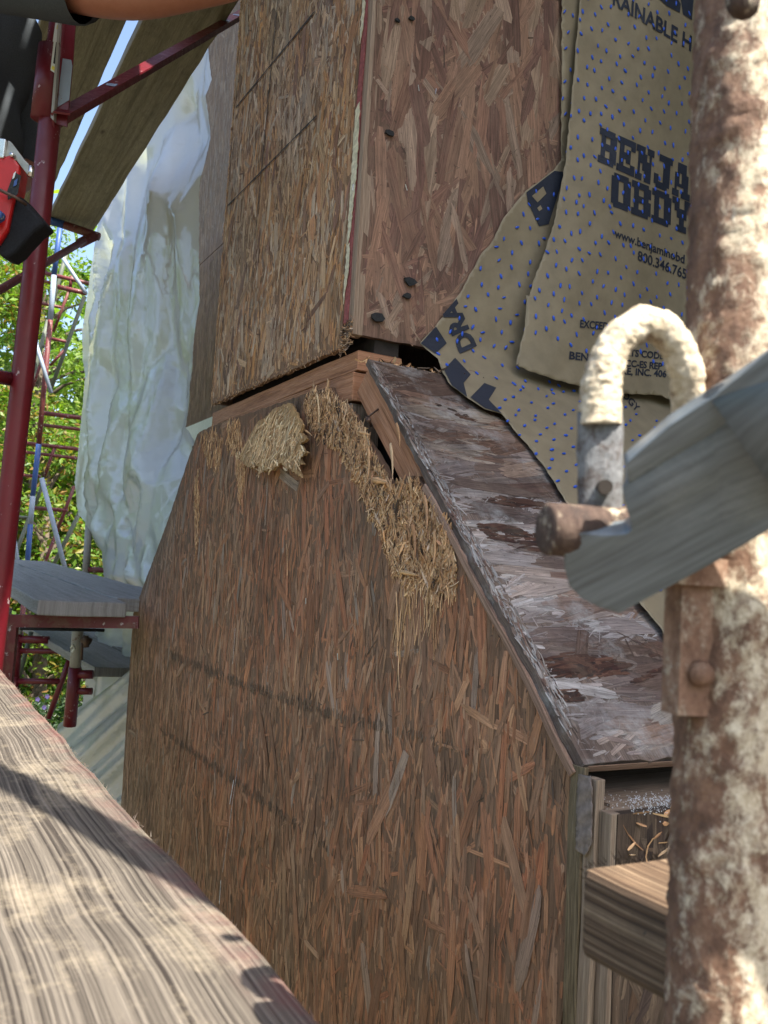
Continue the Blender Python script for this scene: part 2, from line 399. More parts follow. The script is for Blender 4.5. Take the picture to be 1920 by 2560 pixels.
def pick(pal, jit=1.0):
    c = pal[min(int(random.random()*len(pal)), len(pal)-1)]; k = 1+random.uniform(-.20, .17)*jit; j = random.uniform(-.015, .015)
    return (max(.01, c[0]*k+j), max(.01, c[1]*k+j*.6), max(.01, c[2]*k+j*.3))
def strand_geo(fr, cx, cy, th, L, w, h0, tl, tw, bow, conv):
    ts = (-.5, -.28, .28, .5); e0, e1 = random.uniform(.15, .95), random.uniform(.15, .95); ws = (e0, 1, random.uniform(.8, 1.1), e1)
    sk0, sk1 = random.uniform(-.5, .5)*w, random.uniform(-.5, .5)*w
    c, s = math.cos(th), math.sin(th); vs, uv = [], []; ou, ov = random.random()*40, random.random()*40
    for i, t in enumerate(ts):
        for v in (-.5, 0, .5):
            x = t*L+((sk0 if i == 0 else sk1 if i == 3 else 0)*v*1.4); y = v*w*ws[i]+bow*L*(t*t-.1)
            hh = h0+tl*t+tw*v+(0 if v == 0 else -conv)-(.0006 if i in (0, 3) else 0)
            vs.append(fr.p(cx+c*x-s*y, cy+s*x+c*y, hh)); uv.append((ou+x, ov+y))
    fs = [(i*3+j, (i+1)*3+j, (i+1)*3+j+1, i*3+j+1) for i in range(3) for j in range(2)]
    return vs, fs, uv
def strands(parent, fr, poly, mat, n, Lr, wr, ang, angsd, pal, hmax=.0022, singles=0, cross=.12, tilt=.0012, relief=.3, colfn=None, jit=1.0):
    hmax *= .34; tilt *= relief*.6
    P = np.array(poly); lo, hi = P.min(0), P.max(0); items = []
    while len(items) < n:
        k = 4000
        cx = rng.uniform(lo[0], hi[0], k); cy = rng.uniform(lo[1], hi[1], k)
        f = rng.random(k)**1.8; L = Lr[0]+(Lr[1]-Lr[0])*f; w = np.minimum(wr[0]+(wr[1]-wr[0])*rng.random(k)**1.6*(.4+.6*f), L*.5)
        th = np.where(rng.random(k) < cross, rng.uniform(0, math.pi, k), rng.normal(ang, angsd, k))
        ok = np.ones(k, bool)
        for sx in (-.5, 0, .5):
            for sy in (-.5, .5):
                x = cx+np.cos(th)*L*sx-np.sin(th)*w*sy; y = cy+np.sin(th)*L*sx+np.cos(th)*w*sy
                ok &= inpoly(np.stack([x, y], 1), poly)
        for i in np.nonzero(ok)[0]: items.append((cx[i], cy[i], th[i], L[i], w[i]))
    items = items[:n]; order = sorted(range(n), key=lambda i: -items[i][3]*items[i][4])[:singles]; big = set(order)
    mb = MB()
    for i, (cx, cy, th, L, w) in enumerate(items):
        h0 = random.uniform(.2, 1)*hmax
        g = strand_geo(fr, cx, cy, th, L, w, h0 if i not in big else hmax*1.02, random.gauss(0, tilt), random.gauss(0, tilt*w/.012*.6), random.gauss(0, .04), random.uniform(.0, .00006))
        cc_ = pick(pal, jit); cc_ = colfn(cx, cy, cc_) if colfn else cc_
        if i in big:
            m1 = MB(); m1.add(*g, cc_); m1.build('strand', mat, parent, True)
        else: mb.add(*g, cc_)
    return tag(mb.build('wood_strands', mat, parent, True), kind='stuff')
def splinters(name, parent, fr, poly, mat, n, Lr, wr, ang, angsd, pal, hmax, out=.5, curl=.2):
    P = np.array(poly); lo, hi = P.min(0), P.max(0); mb = MB(); c = 0
    while c < n:
        cx, cy = random.uniform(lo[0], hi[0]), random.uniform(lo[1], hi[1])
        if not inpoly([[cx, cy]], poly)[0]: continue
        c += 1; L = Lr[0]+(Lr[1]-Lr[0])*random.random()**2; w = random.uniform(*wr); th = random.gauss(ang, angsd); tl = random.gauss(0, out)
        d = fr.U*math.cos(th)+fr.V*math.sin(th); s = -fr.U*math.sin(th)+fr.V*math.cos(th)
        d = nz(d*math.cos(tl)+fr.N*math.sin(tl)); s = nz(s*math.cos(tl*1.7)+fr.N*math.sin(random.gauss(0, .7)))
        p = fr.p(cx, cy, random.uniform(0, hmax)); nn = nz(np.cross(d, s)); cu_ = random.gauss(0, curl)
        vs, uv = [], []
        for t, k in ((-.5, random.uniform(.2, .8)), (-.15, 1), (.2, .9), (.5, random.uniform(0.05, .5))):
            for v in (-.5, 0, .5):
                vs.append(p+d*t*L+s*v*w*k+nn*(cu_*L*(t*t-.1)+(0.0008 if v == 0 else 0))); uv.append((t*L+c*.37, v*w+c*.11))
        mb.add(vs, [(i*3+j, (i+1)*3+j, (i+1)*3+j+1, i*3+j+1) for i in range(3) for j in range(2)], uv, pick(pal))
    return mb.build(name, mat, parent, True)

def pix_sheet(poly, fn, step, amp=0, seed=0):
    """fill an outline with a grid and carry it onto a surface; returns verts, faces, uv"""
    bp = rough_poly(poly, step, amp, seed); P = np.array(bp); lo, hi = P.min(0), P.max(0)
    gx, gy = np.meshgrid(np.arange(lo[0]+step/2, hi[0], step), np.arange(lo[1]+step/2, hi[1], step))
    G = np.stack([gx.ravel(), gy.ravel()], 1)+rng.uniform(-.15, .15, (gx.size, 2))*step
    G = G[inpoly(G, bp)]
    keep = []
    for g in G:
        if np.min(np.sum((P-g)**2, 1)) > (.4*step)**2: keep.append(g)
    allp = [Vector(p) for p in bp]+[Vector(g) for g in keep]
    res = delaunay_2d_cdt(allp, [], [list(range(len(bp)))], 1, 1e-6)
    v = [fn(p[0], p[1]) for p in res[0]]
    return v, [tuple(f) for f in res[2]], [(p[0]*.0007, p[1]*.0007) for p in res[0]]

# ================================================================== SETTING
HW = .95                                  # house wall plane (b)
GZ = -4.0
mb = MB(); g = 40; xs = np.linspace(-300, 300, g); vs = [(x, y, GZ+.0) for x in xs for y in xs]
mb.add(vs, [(i*g+j, (i+1)*g+j, (i+1)*g+j+1, i*g+j+1) for i in range(g-1) for j in range(g-1)])
tag(mb.build('ground', M['ground']), 'bare earth around the house', kind='structure')

# house wall
PAL_UP = [(.58, .36, .20), (.53, .305, .165), (.62, .42, .255), (.54, .42, .31), (.48, .25, .13), (.44, .27, .155), (.58, .44, .32), (.59, .32, .145)]
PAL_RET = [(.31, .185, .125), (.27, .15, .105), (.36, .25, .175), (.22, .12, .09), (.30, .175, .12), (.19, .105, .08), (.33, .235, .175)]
PAL_LOW = [(.37, .19, .10), (.40, .19, .095), (.33, .165, .088), (.41, .235, .13), (.38, .24, .15), (.29, .145, .078), (.39, .215, .125), (.34, .20, .12), (.38, .165, .085), (.26, .15, .09)]
PAL_SLOPE = [(.26, .18, .13), (.31, .25, .195), (.21, .125, .085), (.33, .29, .245), (.17, .10, .07), (.28, .20, .15), (.24, .20, .175)]
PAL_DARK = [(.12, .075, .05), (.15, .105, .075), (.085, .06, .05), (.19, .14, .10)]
PAL_WALL = [(.25, .18, .125), (.30, .235, .18), (.21, .145, .10), (.27, .22, .18)]
PAL_FRESH = [(.72, .45, .235), (.64, .38, .19), (.80, .56, .33), (.53, .30, .15), (.43, .23, .11), (.68, .43, .22)]
PAL_PALE = [(.80, .58, .33), (.74, .51, .28), (.82, .66, .42), (.64, .42, .22)]

wall = thing('house_wall', 'brown strand board house wall beside the window, behind the plastic sheeting', 'wall')
WALL = Frame(W(0, HW, 0), -A, Z, -B)
zs = fa(505, 655, HW)[1]; zw = .495
zseam = fa(515, 648, HW)[1]
slab('wall_panel', M['strand_up'], wall, WALL, [(-5.2, zseam+.003), (-.1, zseam+.003), (-.1, 4.4), (-5.2, 4.4)], .012)
slab('wall_panel', M['strand_up'], wall, WALL, [(-5.2, zw+.005), (-.1, zw+.005), (-.1, zseam-.002), (-5.2, zseam-.002)], .012, h=-.001)
slab('wall_panel', M['strand_dark'], wall, WALL, [(-5.2, GZ-O[2]), (1.2, GZ-O[2]), (1.2, zw-1.1), (-5.2, zw-1.1)], .012)
slab('wall_panel', M['strand_dark'], wall, WALL, [(.55, zw-1.1), (3.2, zw-1.1), (3.2, 3.0), (.55, 3.0)], .012)
strands(wall, WALL, [(-5.0, zseam+.004), (-3.2, zseam+.004), (-3.2, 4.0), (-5.0, 4.0)], M['strand_up'], 5000, (.05, .16), (.006, .016), math.pi/2, .07, PAL_WALL, singles=20, cross=.03)
strands(wall, WALL, [(-5.0, zw+.006), (-3.2, zw+.006), (-3.2, zseam-.004), (-5.0, zseam-.004)], M['strand_up'], 2600, (.05, .16), (.006, .016), math.pi/2, .07, PAL_WALL[:1]+PAL_WALL[2:3], singles=12, cross=.03)
mb = MB(); box(mb, W(5.2, HW+.16, GZ-O[2]), -A, Z, B, 8.4, 8.0, .1); mb.build('backing', M['interior'], wall)
# eave added out of view, sized to keep the chase in shade
mb = MB(); box(mb, W(2.5, HW-.63, 3.09-O[2]), -A, B, Z, 6.1, 1.2, .16); mb.build('shade_eave', M['shade_roofing'], wall)
# window
win = thing('window', 'white vinyl window under the strand board, mostly hidden behind the chimney', 'window')
for (v0, v1, hh, nm) in ((zw-.075, zw+.004, .030, 'head_trim'), (zw-.125, zw-.078, .045, 'frame'), (zw-.20, zw-.150, .020, 'sash'), (zw-.30, zw-.275, .012, 'sash')):
    mb = MB(); box(mb, WALL.p(-5.2, v0, -.02), -A, Z, -B, 1.95, v1-v0, hh+.02); mb.build(nm, M['white'], win, bevel=.003)
ja = fa(540, 1085, HW)[0]
for du in (0, .09):
    mb = MB(); box(mb, WALL.p(-ja+du, zw-1.05, -.02), -A, Z, -B, .06, .922, .058-du*.3); mb.build('jamb', M['white'], win, bevel=.003)
mb = MB(); box(mb, WALL.p(-5.2, zw-1.08, -.07), -A, Z, -B, 1.95, .99, .012); mb.build('pane', M['glass'], win)
mb = MB(); box(mb, WALL.p(-5.2, zw-1.09, -.02), -A, Z, -B, 2.0, .03, .05); mb.build('sill', M['white'], win)

# ================================================================== CHIMNEY CHASE
ch = thing('chimney_chase', 'weathered strand board chimney chase with sloped shoulders and a torn rotten top corner', 'chimney')
# upper front panel
aR = .042; aL = .762
pol = rough_poly([(-aL, .008), (-aR, .002), (-aR, 2.6), (-aL, 2.6)], .012, .0022, 3)
slab('upper_front_panel', M['strand_up'], ch, FR, pol, .012, col=(.25, .15, .09))
def upcol(u, v, c):
    g_ = max(0, min(.7, mnoise.noise(Vector((u*6, v*3, 4)))*1.6)); o_ = max(0, min(.8, mnoise.noise(Vector((u*7+9, v*4, 1)))*1.8-.1)); k_ = c[0]
    c = tuple(x*(1-g_)+y*g_ for x, y in zip(c, (k_*.92, k_*.74, k_*.58))); return (c[0]*(1+.08*o_), c[1]*(1-.06*o_), c[2]*(1-.3*o_))
UPP = [(-aL, .008), (-aR, .002), (-aR, 1.25), (-aL, 1.25)]
strands(ch, FR, UPP, M['strand_up'], 4200, (.02, .085), (.005, .016), math.pi/2, .22, PAL_UP, hmax=.0022, singles=20, cross=.10, colfn=upcol)
strands(ch, FR, UPP, M['strand_up'], 600, (.04, .12), (.010, .026), math.pi/2, .26, PAL_UP+PAL_RET[:2], hmax=.0034, singles=80, cross=.1, colfn=upcol, jit=1.4, tilt=.003)
strands(ch, FR, UPP, M['strand_up'], 3800, (.006, .045), (.001, .005), math.pi/2, .3, PAL_UP+PAL_RET, hmax=.0042, cross=.15, colfn=upcol, jit=1.5, tilt=.002)
# ragged fibres on its lower edge
splinters('edge_fibres', ch, FR, [(-aL, .0), (-aR, -.004), (-aR, .014), (-aL, .018)], M['splinter'], 220, (.003, .009), (.0004, .0014), math.pi/2, .8, PAL_FRESH+PAL_UP, .002, .4)['kind'] = 'stuff'
splinters('edge_fibres', ch, FR, [(-aL-.002, .0), (-aL+.006, 0), (-aL+.006, 1.2), (-aL-.002, 1.2)], M['splinter'], 900, (.004, .02), (.0004, .0014), math.pi/2, .3, PAL_FRESH+PAL_UP, .001, .2)['kind'] = 'stuff'
# return panel
ret_bot = [ra(893, 834), ra(1040, 864), ra(1095, 880)]
zb1 = ret_bot[-1][1]
pol = rough_poly([ret_bot[0], ret_bot[1], ret_bot[2], (HW, zb1-.02), (HW, 2.6), (0.0, 2.6)], .015, .0015, 4)
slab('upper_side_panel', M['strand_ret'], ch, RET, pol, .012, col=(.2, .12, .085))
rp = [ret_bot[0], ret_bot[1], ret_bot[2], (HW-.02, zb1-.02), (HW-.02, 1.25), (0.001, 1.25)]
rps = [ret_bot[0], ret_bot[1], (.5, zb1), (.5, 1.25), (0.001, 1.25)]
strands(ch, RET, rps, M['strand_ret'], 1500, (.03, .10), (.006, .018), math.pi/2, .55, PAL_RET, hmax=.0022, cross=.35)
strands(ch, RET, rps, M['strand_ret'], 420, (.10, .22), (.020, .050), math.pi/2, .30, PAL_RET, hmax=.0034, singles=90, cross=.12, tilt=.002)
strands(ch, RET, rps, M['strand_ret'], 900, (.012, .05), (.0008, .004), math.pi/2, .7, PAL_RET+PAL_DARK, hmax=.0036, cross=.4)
# corner strip: painted board edge and laminated edge
for (a0, a1, h, nm, mt) in ((.0415, .0245, -.0005, 'painted_edge', 'redpaint'), (.0243, .0132, -.002, 'laminated_edge', 'ply_edge'), (.0130, .0002, .001, 'laminated_edge', 'lath')):
    z0 = .045 if nm == 'painted_edge' else .02
    board(nm, M[mt], ch, FR.p(-a0, z0, h-.02), Z, -A, -B, 2.5, a0-a1, .02, nx=60, rough=.0018, bevel=.001)
for (y0, y1, w0) in ((-10, 110, .020), (250, 600, .020), (600, 740, .012)):      # cream paint left on the edge
    x0 = 905-(y0)*.042; z1 = fa(920-y0*.057, y0)[1]; z0 = fa(900, y1)[1]
    if y0 < 0: z1 = 1.2
    pp = rough_poly([(-.0425, z0), (-.0425+w0*.5, z0+.03), (-.0425+w0, (z0+z1)/2), (-.0425+w0*.8, z1), (-.0425, z1-.01)], .006, .0022, y0+20)
    slab('cream_paint', M['whitepaint'], ch, FR, pp, .0012, h=.0012+y0*1e-6)
# dirt-filled corner under the strip
splinters('corner_debris', ch, FR, [(-.042, -.012), (.0, .0), (.002, .05), (-.04, .04)], M['splinter'], 160, (.004, .018), (.001, .003), 0, 1, PAL_DARK+PAL_UP, .004, .7)['kind'] = 'stuff'

# framing under the upper box
z_h0 = fa(880, 985)[1]
board('top_plate', M['lumber_red'], ch, W(.80, .016, -.041), -A, Z, B, .795, .036, .09, nx=30)
board('header_board', M['lumber_red'], ch, W(.80, .0105, z_h0-.006), -A, Z, B, .790, -.043-z_h0+.006, .06, nx=30)
mb = MB(); box(mb, W(.75, .05, -.005), -A, Z, B, .74, .03, .05); mb.build('dark_blocking', M['interior'], ch)
board('stud', M['lumber_grey'], ch, W(.060, .014, -1.2), Z, -A, B, 1.2+z_h0-.008, .042, .06, nx=24)

# shoulder
s0 = np.array(fa(922, 902)); s1 = np.array(fa(1462, 1912)); Dl = (s1-s0)/np.linalg.norm(s1-s0); SL = float(np.linalg.norm(s1-s0))
Dw = Dl[0]*A+Dl[1]*Z; Nsl = Dl[1]*A-Dl[0]*Z
SLO = Frame(W(s0[0], 0, s0[1]), B, -Dw, Nsl)
board('rafter', M['lumber_red'], ch, SLO.p(.013, .015, -.0125), Dw, -Nsl, B, SL-.05, .062, .038, nx=24)
T = .012
pol = rough_poly([(-.001, -SL), (HW, -SL), (HW, .004), (.001, .006)], .014, .0022, 5)
slab('shoulder_panel', M['strand_slope'], ch, SLO, pol, T, col=(.17, .13, .11))
sp_ = [(.001, -SL+.002), (HW-.01, -SL+.002), (HW-.01, .002), (.002, .002)]
def slopecol(u, v, c):
    n1 = mnoise.noise(Vector((v*9, u*4, 2.2))); n2 = mnoise.noise(Vector((v*16+5, u*3, 7))); wv = math.exp(-max(0, u-.006)/.08)*max(0, min(1, .75+n1*1.5))*min(1, max(0, (-v-.18)*6))
    wv = max(wv, .55*max(0, min(1, (n2-.12)*5)))*random.uniform(.5, 1); dk = max(0, min(.85, (mnoise.noise(Vector((v*13, u*2.5, 12)))+.0)*6))*(1-wv)
    f_ = -v/SL+.02*mnoise.noise(Vector((u*8, 3, v*3)))
    for f0, fw_, u0, u1 in ((.40, .022, .03, .5), (.475, .028, .05, .6), (.79, .022, .03, .30), (.83, .012, .02, .14), (.62, .008, .1, .4), (.27, .008, .15, .5)):
        if abs(f_-f0) < fw_ and u0 < u < u1: dk = max(dk, .85); wv *= .3
    c = tuple(x*(1-dk)+y*dk for x, y in zip(c, (.055, .025, .018)))
    return tuple(x*(1-wv)+y*wv for x, y in zip(c, (.60, .60, .62)))
strands(ch, SLO, sp_, M['strand_slope'], 3600, (.02, .11), (.003, .014), .08, .22, PAL_SLOPE, hmax=.0022, singles=20, cross=.08, colfn=slopecol)
strands(ch, SLO, sp_, M['strand_slope'], 420, (.10, .24), (.015, .045), .05, .2, PAL_SLOPE, hmax=.0030, singles=60, cross=.06, tilt=.002, colfn=slopecol)
strands(ch, SLO, sp_, M['strand_slope'], 3500, (.008, .05), (.0006, .003), .1, .5, PAL_SLOPE, hmax=.0036, cross=.2, colfn=slopecol)
# thick white mould and rotten edge of the shoulder panel
splinters('mould_edge', ch, SLO, [(-.002, -SL*.95), (.022, -SL*.95), (.016, -.02), (-.002, -.01)], M['strand_slope'], 420, (.008, .035), (.0015, .005), math.pi/2, .12, [(.42, .42, .41), (.30, .27, .25), (.22, .17, .14), (.34, .33, .32), (.16, .10, .08)], .0016, .03)['kind'] = 'stuff'
def slp(x, y):
    p = hitp(x, y, SLO.o, Nsl); d = p-SLO.o; return (float(d@B), float(d@SLO.V))
for band, n_ in (([(1165, 1245), (1240, 1235), (1420, 1262), (1420, 1282), (1250, 1268)], 60), ([(1180, 1300), (1300, 1315), (1440, 1360), (1450, 1400), (1290, 1375), (1200, 1345)], 170), ([(1345, 1640), (1420, 1625), (1520, 1640), (1600, 1662), (1585, 1690), (1480, 1700), (1360, 1700)], 150),
                 ([(1380, 1725), (1450, 1720), (1470, 1755), (1400, 1765)], 40), ([(1570, 1700), (1700, 1640), (1700, 1670), (1560, 1730)], 50), ([(1060, 1000), (1160, 1030), (1230, 1075), (1150, 1050)], 30)):
    strands(ch, SLO, [slp(*q) for q in band], M['strand_dark'], n_, (.012, .07), (.002, .012), .05, .14, [(.10, .045, .032), (.07, .034, .026), (.13, .065, .045), (.05, .032, .028)], hmax=.0052, cross=.03)
# second lamination of the edge (groove beside the panel) : a batten along the slope
board('edge_batten', M['ply_edge'], ch, SLO.p(-.004, -.30, -.0125), Dw, B, -Nsl, SL-.30, .012, .010, nx=70, rough=.004, bevel=.001)

# lower front panel
left_edge = [(483, 1115), (470, 1150), (420, 1300), (333, 1534), (318, 1760), (305, 1980)]
topedge = [(493, 1086), (509, 1074), (567, 1051), (619, 1034), (682, 1013), (726, 999), (769, 981), (827, 967), (836, 999), (856, 1022), (885, 1034),
           (899, 1068), (920, 1106), (957, 1164), (975, 1212), (990, 1228), (1003, 1196), (1044, 1190), (1061, 1214), (1077, 1251)]
def onfr(l): return [(-fa(*q)[0], fa(*q)[1]) for q in l]
redge = []
for t in np.linspace(.36, .985, 8):
    q = s0+Dl*SL*t; q = q-np.array([Dl[1], -Dl[0]])*.0135; redge.append((-q[0], q[1]))
zbot = -1.35; aRl = fa(1428, 1990)[0]
poly_low = onfr(topedge)+redge+[(-aRl, redge[-1][1]-.012), (-aRl, zbot), (-fa(305, 1980)[0], zbot)]+onfr(left_edge[::-1])
pol = rough_poly(poly_low, .012, .0018, 6)
slab('lower_front_panel', M['strand_low'], ch, FR, pol, .0115, col=(.20, .115, .07))
mb = MB(); box(mb, FR.p(-fa(305, 1980)[0], GZ-O[2], -.012), -A, Z, -B, fa(305, 1980)[0]-aRl, zbot-GZ+O[2]-.003, .011); mb.build('lower_front_panel', M['strand_low'], ch)
def lowcol(u, v, c):
    g_ = max(0, min(1, (-u-.75)*1.6))+max(0, min(1, (-v-.75)*.9)); g_ = min(.75, g_*.6+.25*mnoise.noise(Vector((u*5, v*3, 4))))
    r_ = max(0, min(.6, .3+mnoise.noise(Vector((u*4+3, v*3, 9)))*1.2-.5*g_)); g_ = max(0, g_)
    k_ = c[0]; c = tuple(x*(1-g_)+y*g_ for x, y in zip(c, (k_*.86, k_*.62, k_*.44))); return (c[0]*(1+.10*r_), c[1]*(1-.08*r_), c[2]*(1-.12*r_))
strands(ch, FR, poly_low, M['strand_low'], 6500, (.025, .10), (.004, .014), math.pi/2, .20, PAL_LOW, hmax=.0020, cross=.08, colfn=lowcol)
strands(ch, FR, poly_low, M['strand_low'], 1300, (.05, .13), (.009, .024), math.pi/2, .24, PAL_LOW+[(.34, .26, .20), (.23, .12, .07), (.38, .185, .10)], hmax=.0034, singles=120, cross=.09, tilt=.003, colfn=lowcol, jit=.9)
strands(ch, FR, poly_low, M['strand_low'], 4200, (.008, .05), (.0008, .004), math.pi/2, .26, PAL_LOW+PAL_DARK[:3], hmax=.0042, cross=.12, tilt=.002, colfn=lowcol, jit=1.4)
# torn, rotten top corner
torn = onfr([(769, 985), (827, 972), (836, 999), (885, 1034), (899, 1068), (957, 1164), (977, 1212), (1044, 1194), (1077, 1251), (1131, 1345), (1140, 1400), (1125, 1470), (1060, 1482),
             (1000, 1450), (960, 1350), (920, 1260), (880, 1180), (850, 1120), (800, 1090), (775, 1040)])
def spread(poly, d, seed):
    r = random.Random(seed); c = np.mean(poly, axis=0); return [tuple(np.array(p)+(np.array(p)-c)*r.uniform(-.10, .12)+np.array([r.uniform(-d, d), r.uniform(-d, d)])) for p in rough_poly(poly, .02, .006, seed)]
splinters('torn_fibres', ch, FR, spread(torn, .003, 4), M['splinter'], 5200, (.006, .032), (.0012, .0050), math.pi/2, .55, PAL_FRESH+PAL_FRESH+PAL_UP[:3], .0035, .12, .25)['kind'] = 'stuff'
splinters('torn_fibres', ch, FR, torn, M['splinter'], 2600, (.004, .020), (.0006, .0022), math.pi/2, .9, PAL_FRESH, .0065, .30)['kind'] = 'stuff'
splinters('torn_fibres', ch, FR, torn, M['splinter'], 260, (.012, .045), (.0015, .0045), math.pi/2, .45, PAL_FRESH+PAL_UP, .007, .22, .35)['kind'] = 'stuff'
splinters('dark_hole_fibres', ch, FR, torn, M['strand_dark'], 260, (.008, .03), (.002, .006), math.pi/2, .5, [(.10, .055, .03), (.06, .035, .02), (.16, .09, .05)], .0068, .15)['kind'] = 'stuff'  # dark fibres paint in shaded holes among the torn layers
splinters('torn_fibres', ch, FR, onfr([(1010, 1420), (1130, 1400), (1120, 1480), (1090, 1620), (1050, 1560), (1000, 1700), (985, 1560)]), M['splinter'], 110, (.02, .10), (.0006, .0024), math.pi/2, .08, PAL_FRESH, .004, .06)['kind'] = 'stuff'
for q in ([(500, 1090), (530, 1075), (560, 1100), (545, 1190), (520, 1160)], [(570, 1060), (600, 1055), (610, 1130), (570, 1120)], [(590, 1150), (620, 1150), (612, 1210), (600, 1260)], [(486, 1200), (497, 1180), (500, 1300), (490, 1420)]):
    splinters('torn_fibres', ch, FR, onfr(q), M['splinter'], 220, (.008, .04), (.0005, .0022), math.pi/2, .15, PAL_FRESH, .003, .12)['kind'] = 'stuff'
for (q0, q1, w, lift) in (((1000, 1060), (1020, 1120), .012, .3), ((985, 1110), (1000, 1200), .014, .2), ((745, 1065), (820, 1095), .010, .35), ((1010, 1430), (1085, 1442), .012, .5), ((1070, 1240), (1090, 1330), .016, .3), ((940, 1200), (1000, 1210), .02, .4),
                          ((1040, 1310), (1060, 1400), .018, .3), ((800, 985), (815, 1060), .012, .2), ((905, 1080), (955, 1092), .008, .4), ((930, 1120), (940, 1200), .014, .3), ((1095, 1330), (1105, 1420), .014, .3), ((725, 1360), (730, 1440), .004, .1), ((1000, 1480), (1010, 1640), .006, .1)):
    a0, a1 = np.array(fa(*q0)), np.array(fa(*q1)); p0, p1 = W(a0[0], -.004, a0[1]), W(a1[0], -.004, a1[1]); d, x, y = frame(p0, p1, -B)
    L = np.linalg.norm(p1-p0); mb = MB(); vs = []; uv = []
    w *= .55
    for t, k in ((0, .7), (.22, 1), (.45, .72), (.7, .62), (.85, .3), (1, .05)):
        for v in (-.5, 0, .5):
            vs.append(p0+d*L*t+nz(np.cross(d, B))*v*w*k-B*(lift*L*t*t*.5+(.001 if v == 0 else 0)+.003)); uv.append((t*L, v*w))
    mb.add(vs, [(i*3+j, (i+1)*3+j, (i+1)*3+j+1, i*3+j+1) for i in range(5) for j in range(2)], uv, pick(PAL_FRESH+PAL_PALE[:1]))
    o = mb.build('splinter', M['splinter'], ch, True); s = o.modifiers.new('s', 'SOLIDIFY'); s.thickness = .0012
# the big pale flap of board peeled outwards
pale = [(596, 1145), (622, 1092), (640, 1060), (665, 1040), (690, 1018), (725, 1008), (742, 1040), (756, 1062), (750, 1082), (766, 1096), (748, 1112), (768, 1132), (744, 1142), (758, 1160), (738, 1162), (752, 1194), (722, 1172), (700, 1158), (684, 1172), (655, 1180), (640, 1164), (626, 1172)]
hz_ = fa(715, 1012)[1]; Vf = nz(Z-B*-.34*1.0); Vf = nz(Z+B*.06); Nf = nz(np.cross(-A, Vf))
PF = Frame(W(0, -.016, hz_), -A, Vf, Nf)
def onpf(q):
    p = hitp(q[0], q[1], PF.o, Nf); d = p-PF.o; return (float(d@PF.U), float(d@PF.V))
pfl = rough_poly([onpf(q) for q in pale], .006, .0028, 2)
pf = slab('peeled_flap', M['splinter'], ch, PF, pfl, .006, col=(.42, .27, .125)); pf['label'] = 'pale freshly torn flap of board'
strands(pf, PF, [onpf(q) for q in pale], M['splinter'], 620, (.012, .055), (.0016, .0060), math.pi/2-.62, .38, PAL_PALE+PAL_PALE+PAL_FRESH[:3], hmax=.006, cross=.22, tilt=.006, jit=1.5)
for k in range(34):
    q = pale[random.choice((8, 9, 10, 11, 12, 13, 14, 15, 16, 17, 18, 19, 20, 0))]; c = onpf(q); c = (c[0]*.94+.06*pfl[0][0], c[1]+.002)
    o = splinters('flap_splinter', pf, PF, [(c[0]-.006, c[1]-.006), (c[0]+.006, c[1]-.006), (c[0]+.006, c[1]+.008), (c[0]-.006, c[1]+.008)], M['splinter'], 3, (.012, .030), (.0016, .005), random.choice((-.5, -.9, math.pi/2-.6)), .3, PAL_PALE, .003, .15)

# nails, staples, scraps
def nail(p, d, L=.05, r=.0021):
    mb = MB(); d = nz(d); tube(mb, [p, p+d*L], r, 8); tube(mb, [p+d*L, p+d*(L+.0018)], r*2.2, 10); mb.build('nail', M['nail'], ch, True)
nail(W(*[fa(912, 1062)[0], .012, fa(912, 1062)[1]]), -B*.55-A*.75+Z*.1, .034)
nail(W(*[fa(930, 1020)[0], .012, fa(930, 1020)[1]]), -B*.6+A*.3-Z*.6, .024, .0016)
for (x, y) in ((880, 478), (1015, 478), (1086, 237), (1045, 230), (770, 1510), (850, 1650)):
    fr_ = RET if y < 900 else FR; q = ra(x, y) if y < 900 else (-fa(x, y)[0], fa(x, y)[1])
    p = fr_.p(q[0], q[1], .004); d = fr_.U*random.uniform(-.5, .5)+fr_.V; mb = MB(); tube(mb, [p, p+nz(d)*.011], .0007, 6); mb.build('staple', M['staple'], ch)
for (x, y, s) in ((970, 335, .012), (1015, 742, .013), (1022, 705, .018), (938, 795, .02), (990, 55, .008), (1025, 50, .008)):
    q = ra(x, y); poly = [(q[0]+s*math.cos(t)*random.uniform(.5, 1), q[1]+s*.55*math.sin(t)*random.uniform(.6, 1)) for t in np.linspace(0, 5.5, 7)]
    slab('shingle_scrap', M['tar'], ch, RET, poly, .004, h=.0075)
# grey lines struck across the boards
def line(p, q, w, h, n=14, fr_=FR, nm='line_mark', mt='pencil'):
    mb = MB(); p, q = np.array(p), np.array(q); d = q-p; nrm = nz(np.array([-d[1], d[0]]))
    for i in range(n):
        t0, t1 = i/n, (i+1)/n; ww = w*random.uniform(.5, 1.1)
        c0, c1 = p+d*t0, p+d*t1; mb.add([fr_.p(*(c0-nrm*ww), h), fr_.p(*(c1-nrm*ww), h), fr_.p(*(c1+nrm*ww), h), fr_.p(*(c0+nrm*ww), h)], [(0, 1, 2, 3)], [(0, 0)]*4)
    mb.build(nm, M[mt], ch)
def fl(x, y): a_, z_ = fa(x, y); return (-a_, z_)
line(fl(700, -30), fl(640, 600), .0022, .0032, 40); line(fl(640, 600), fl(618, 900), .0012, .0032, 25)
line(fl(790, 30), fl(592, 270), .0026, .0032, 30); line(fl(795, 290), fl(572, 515), .0022, .0033, 30)

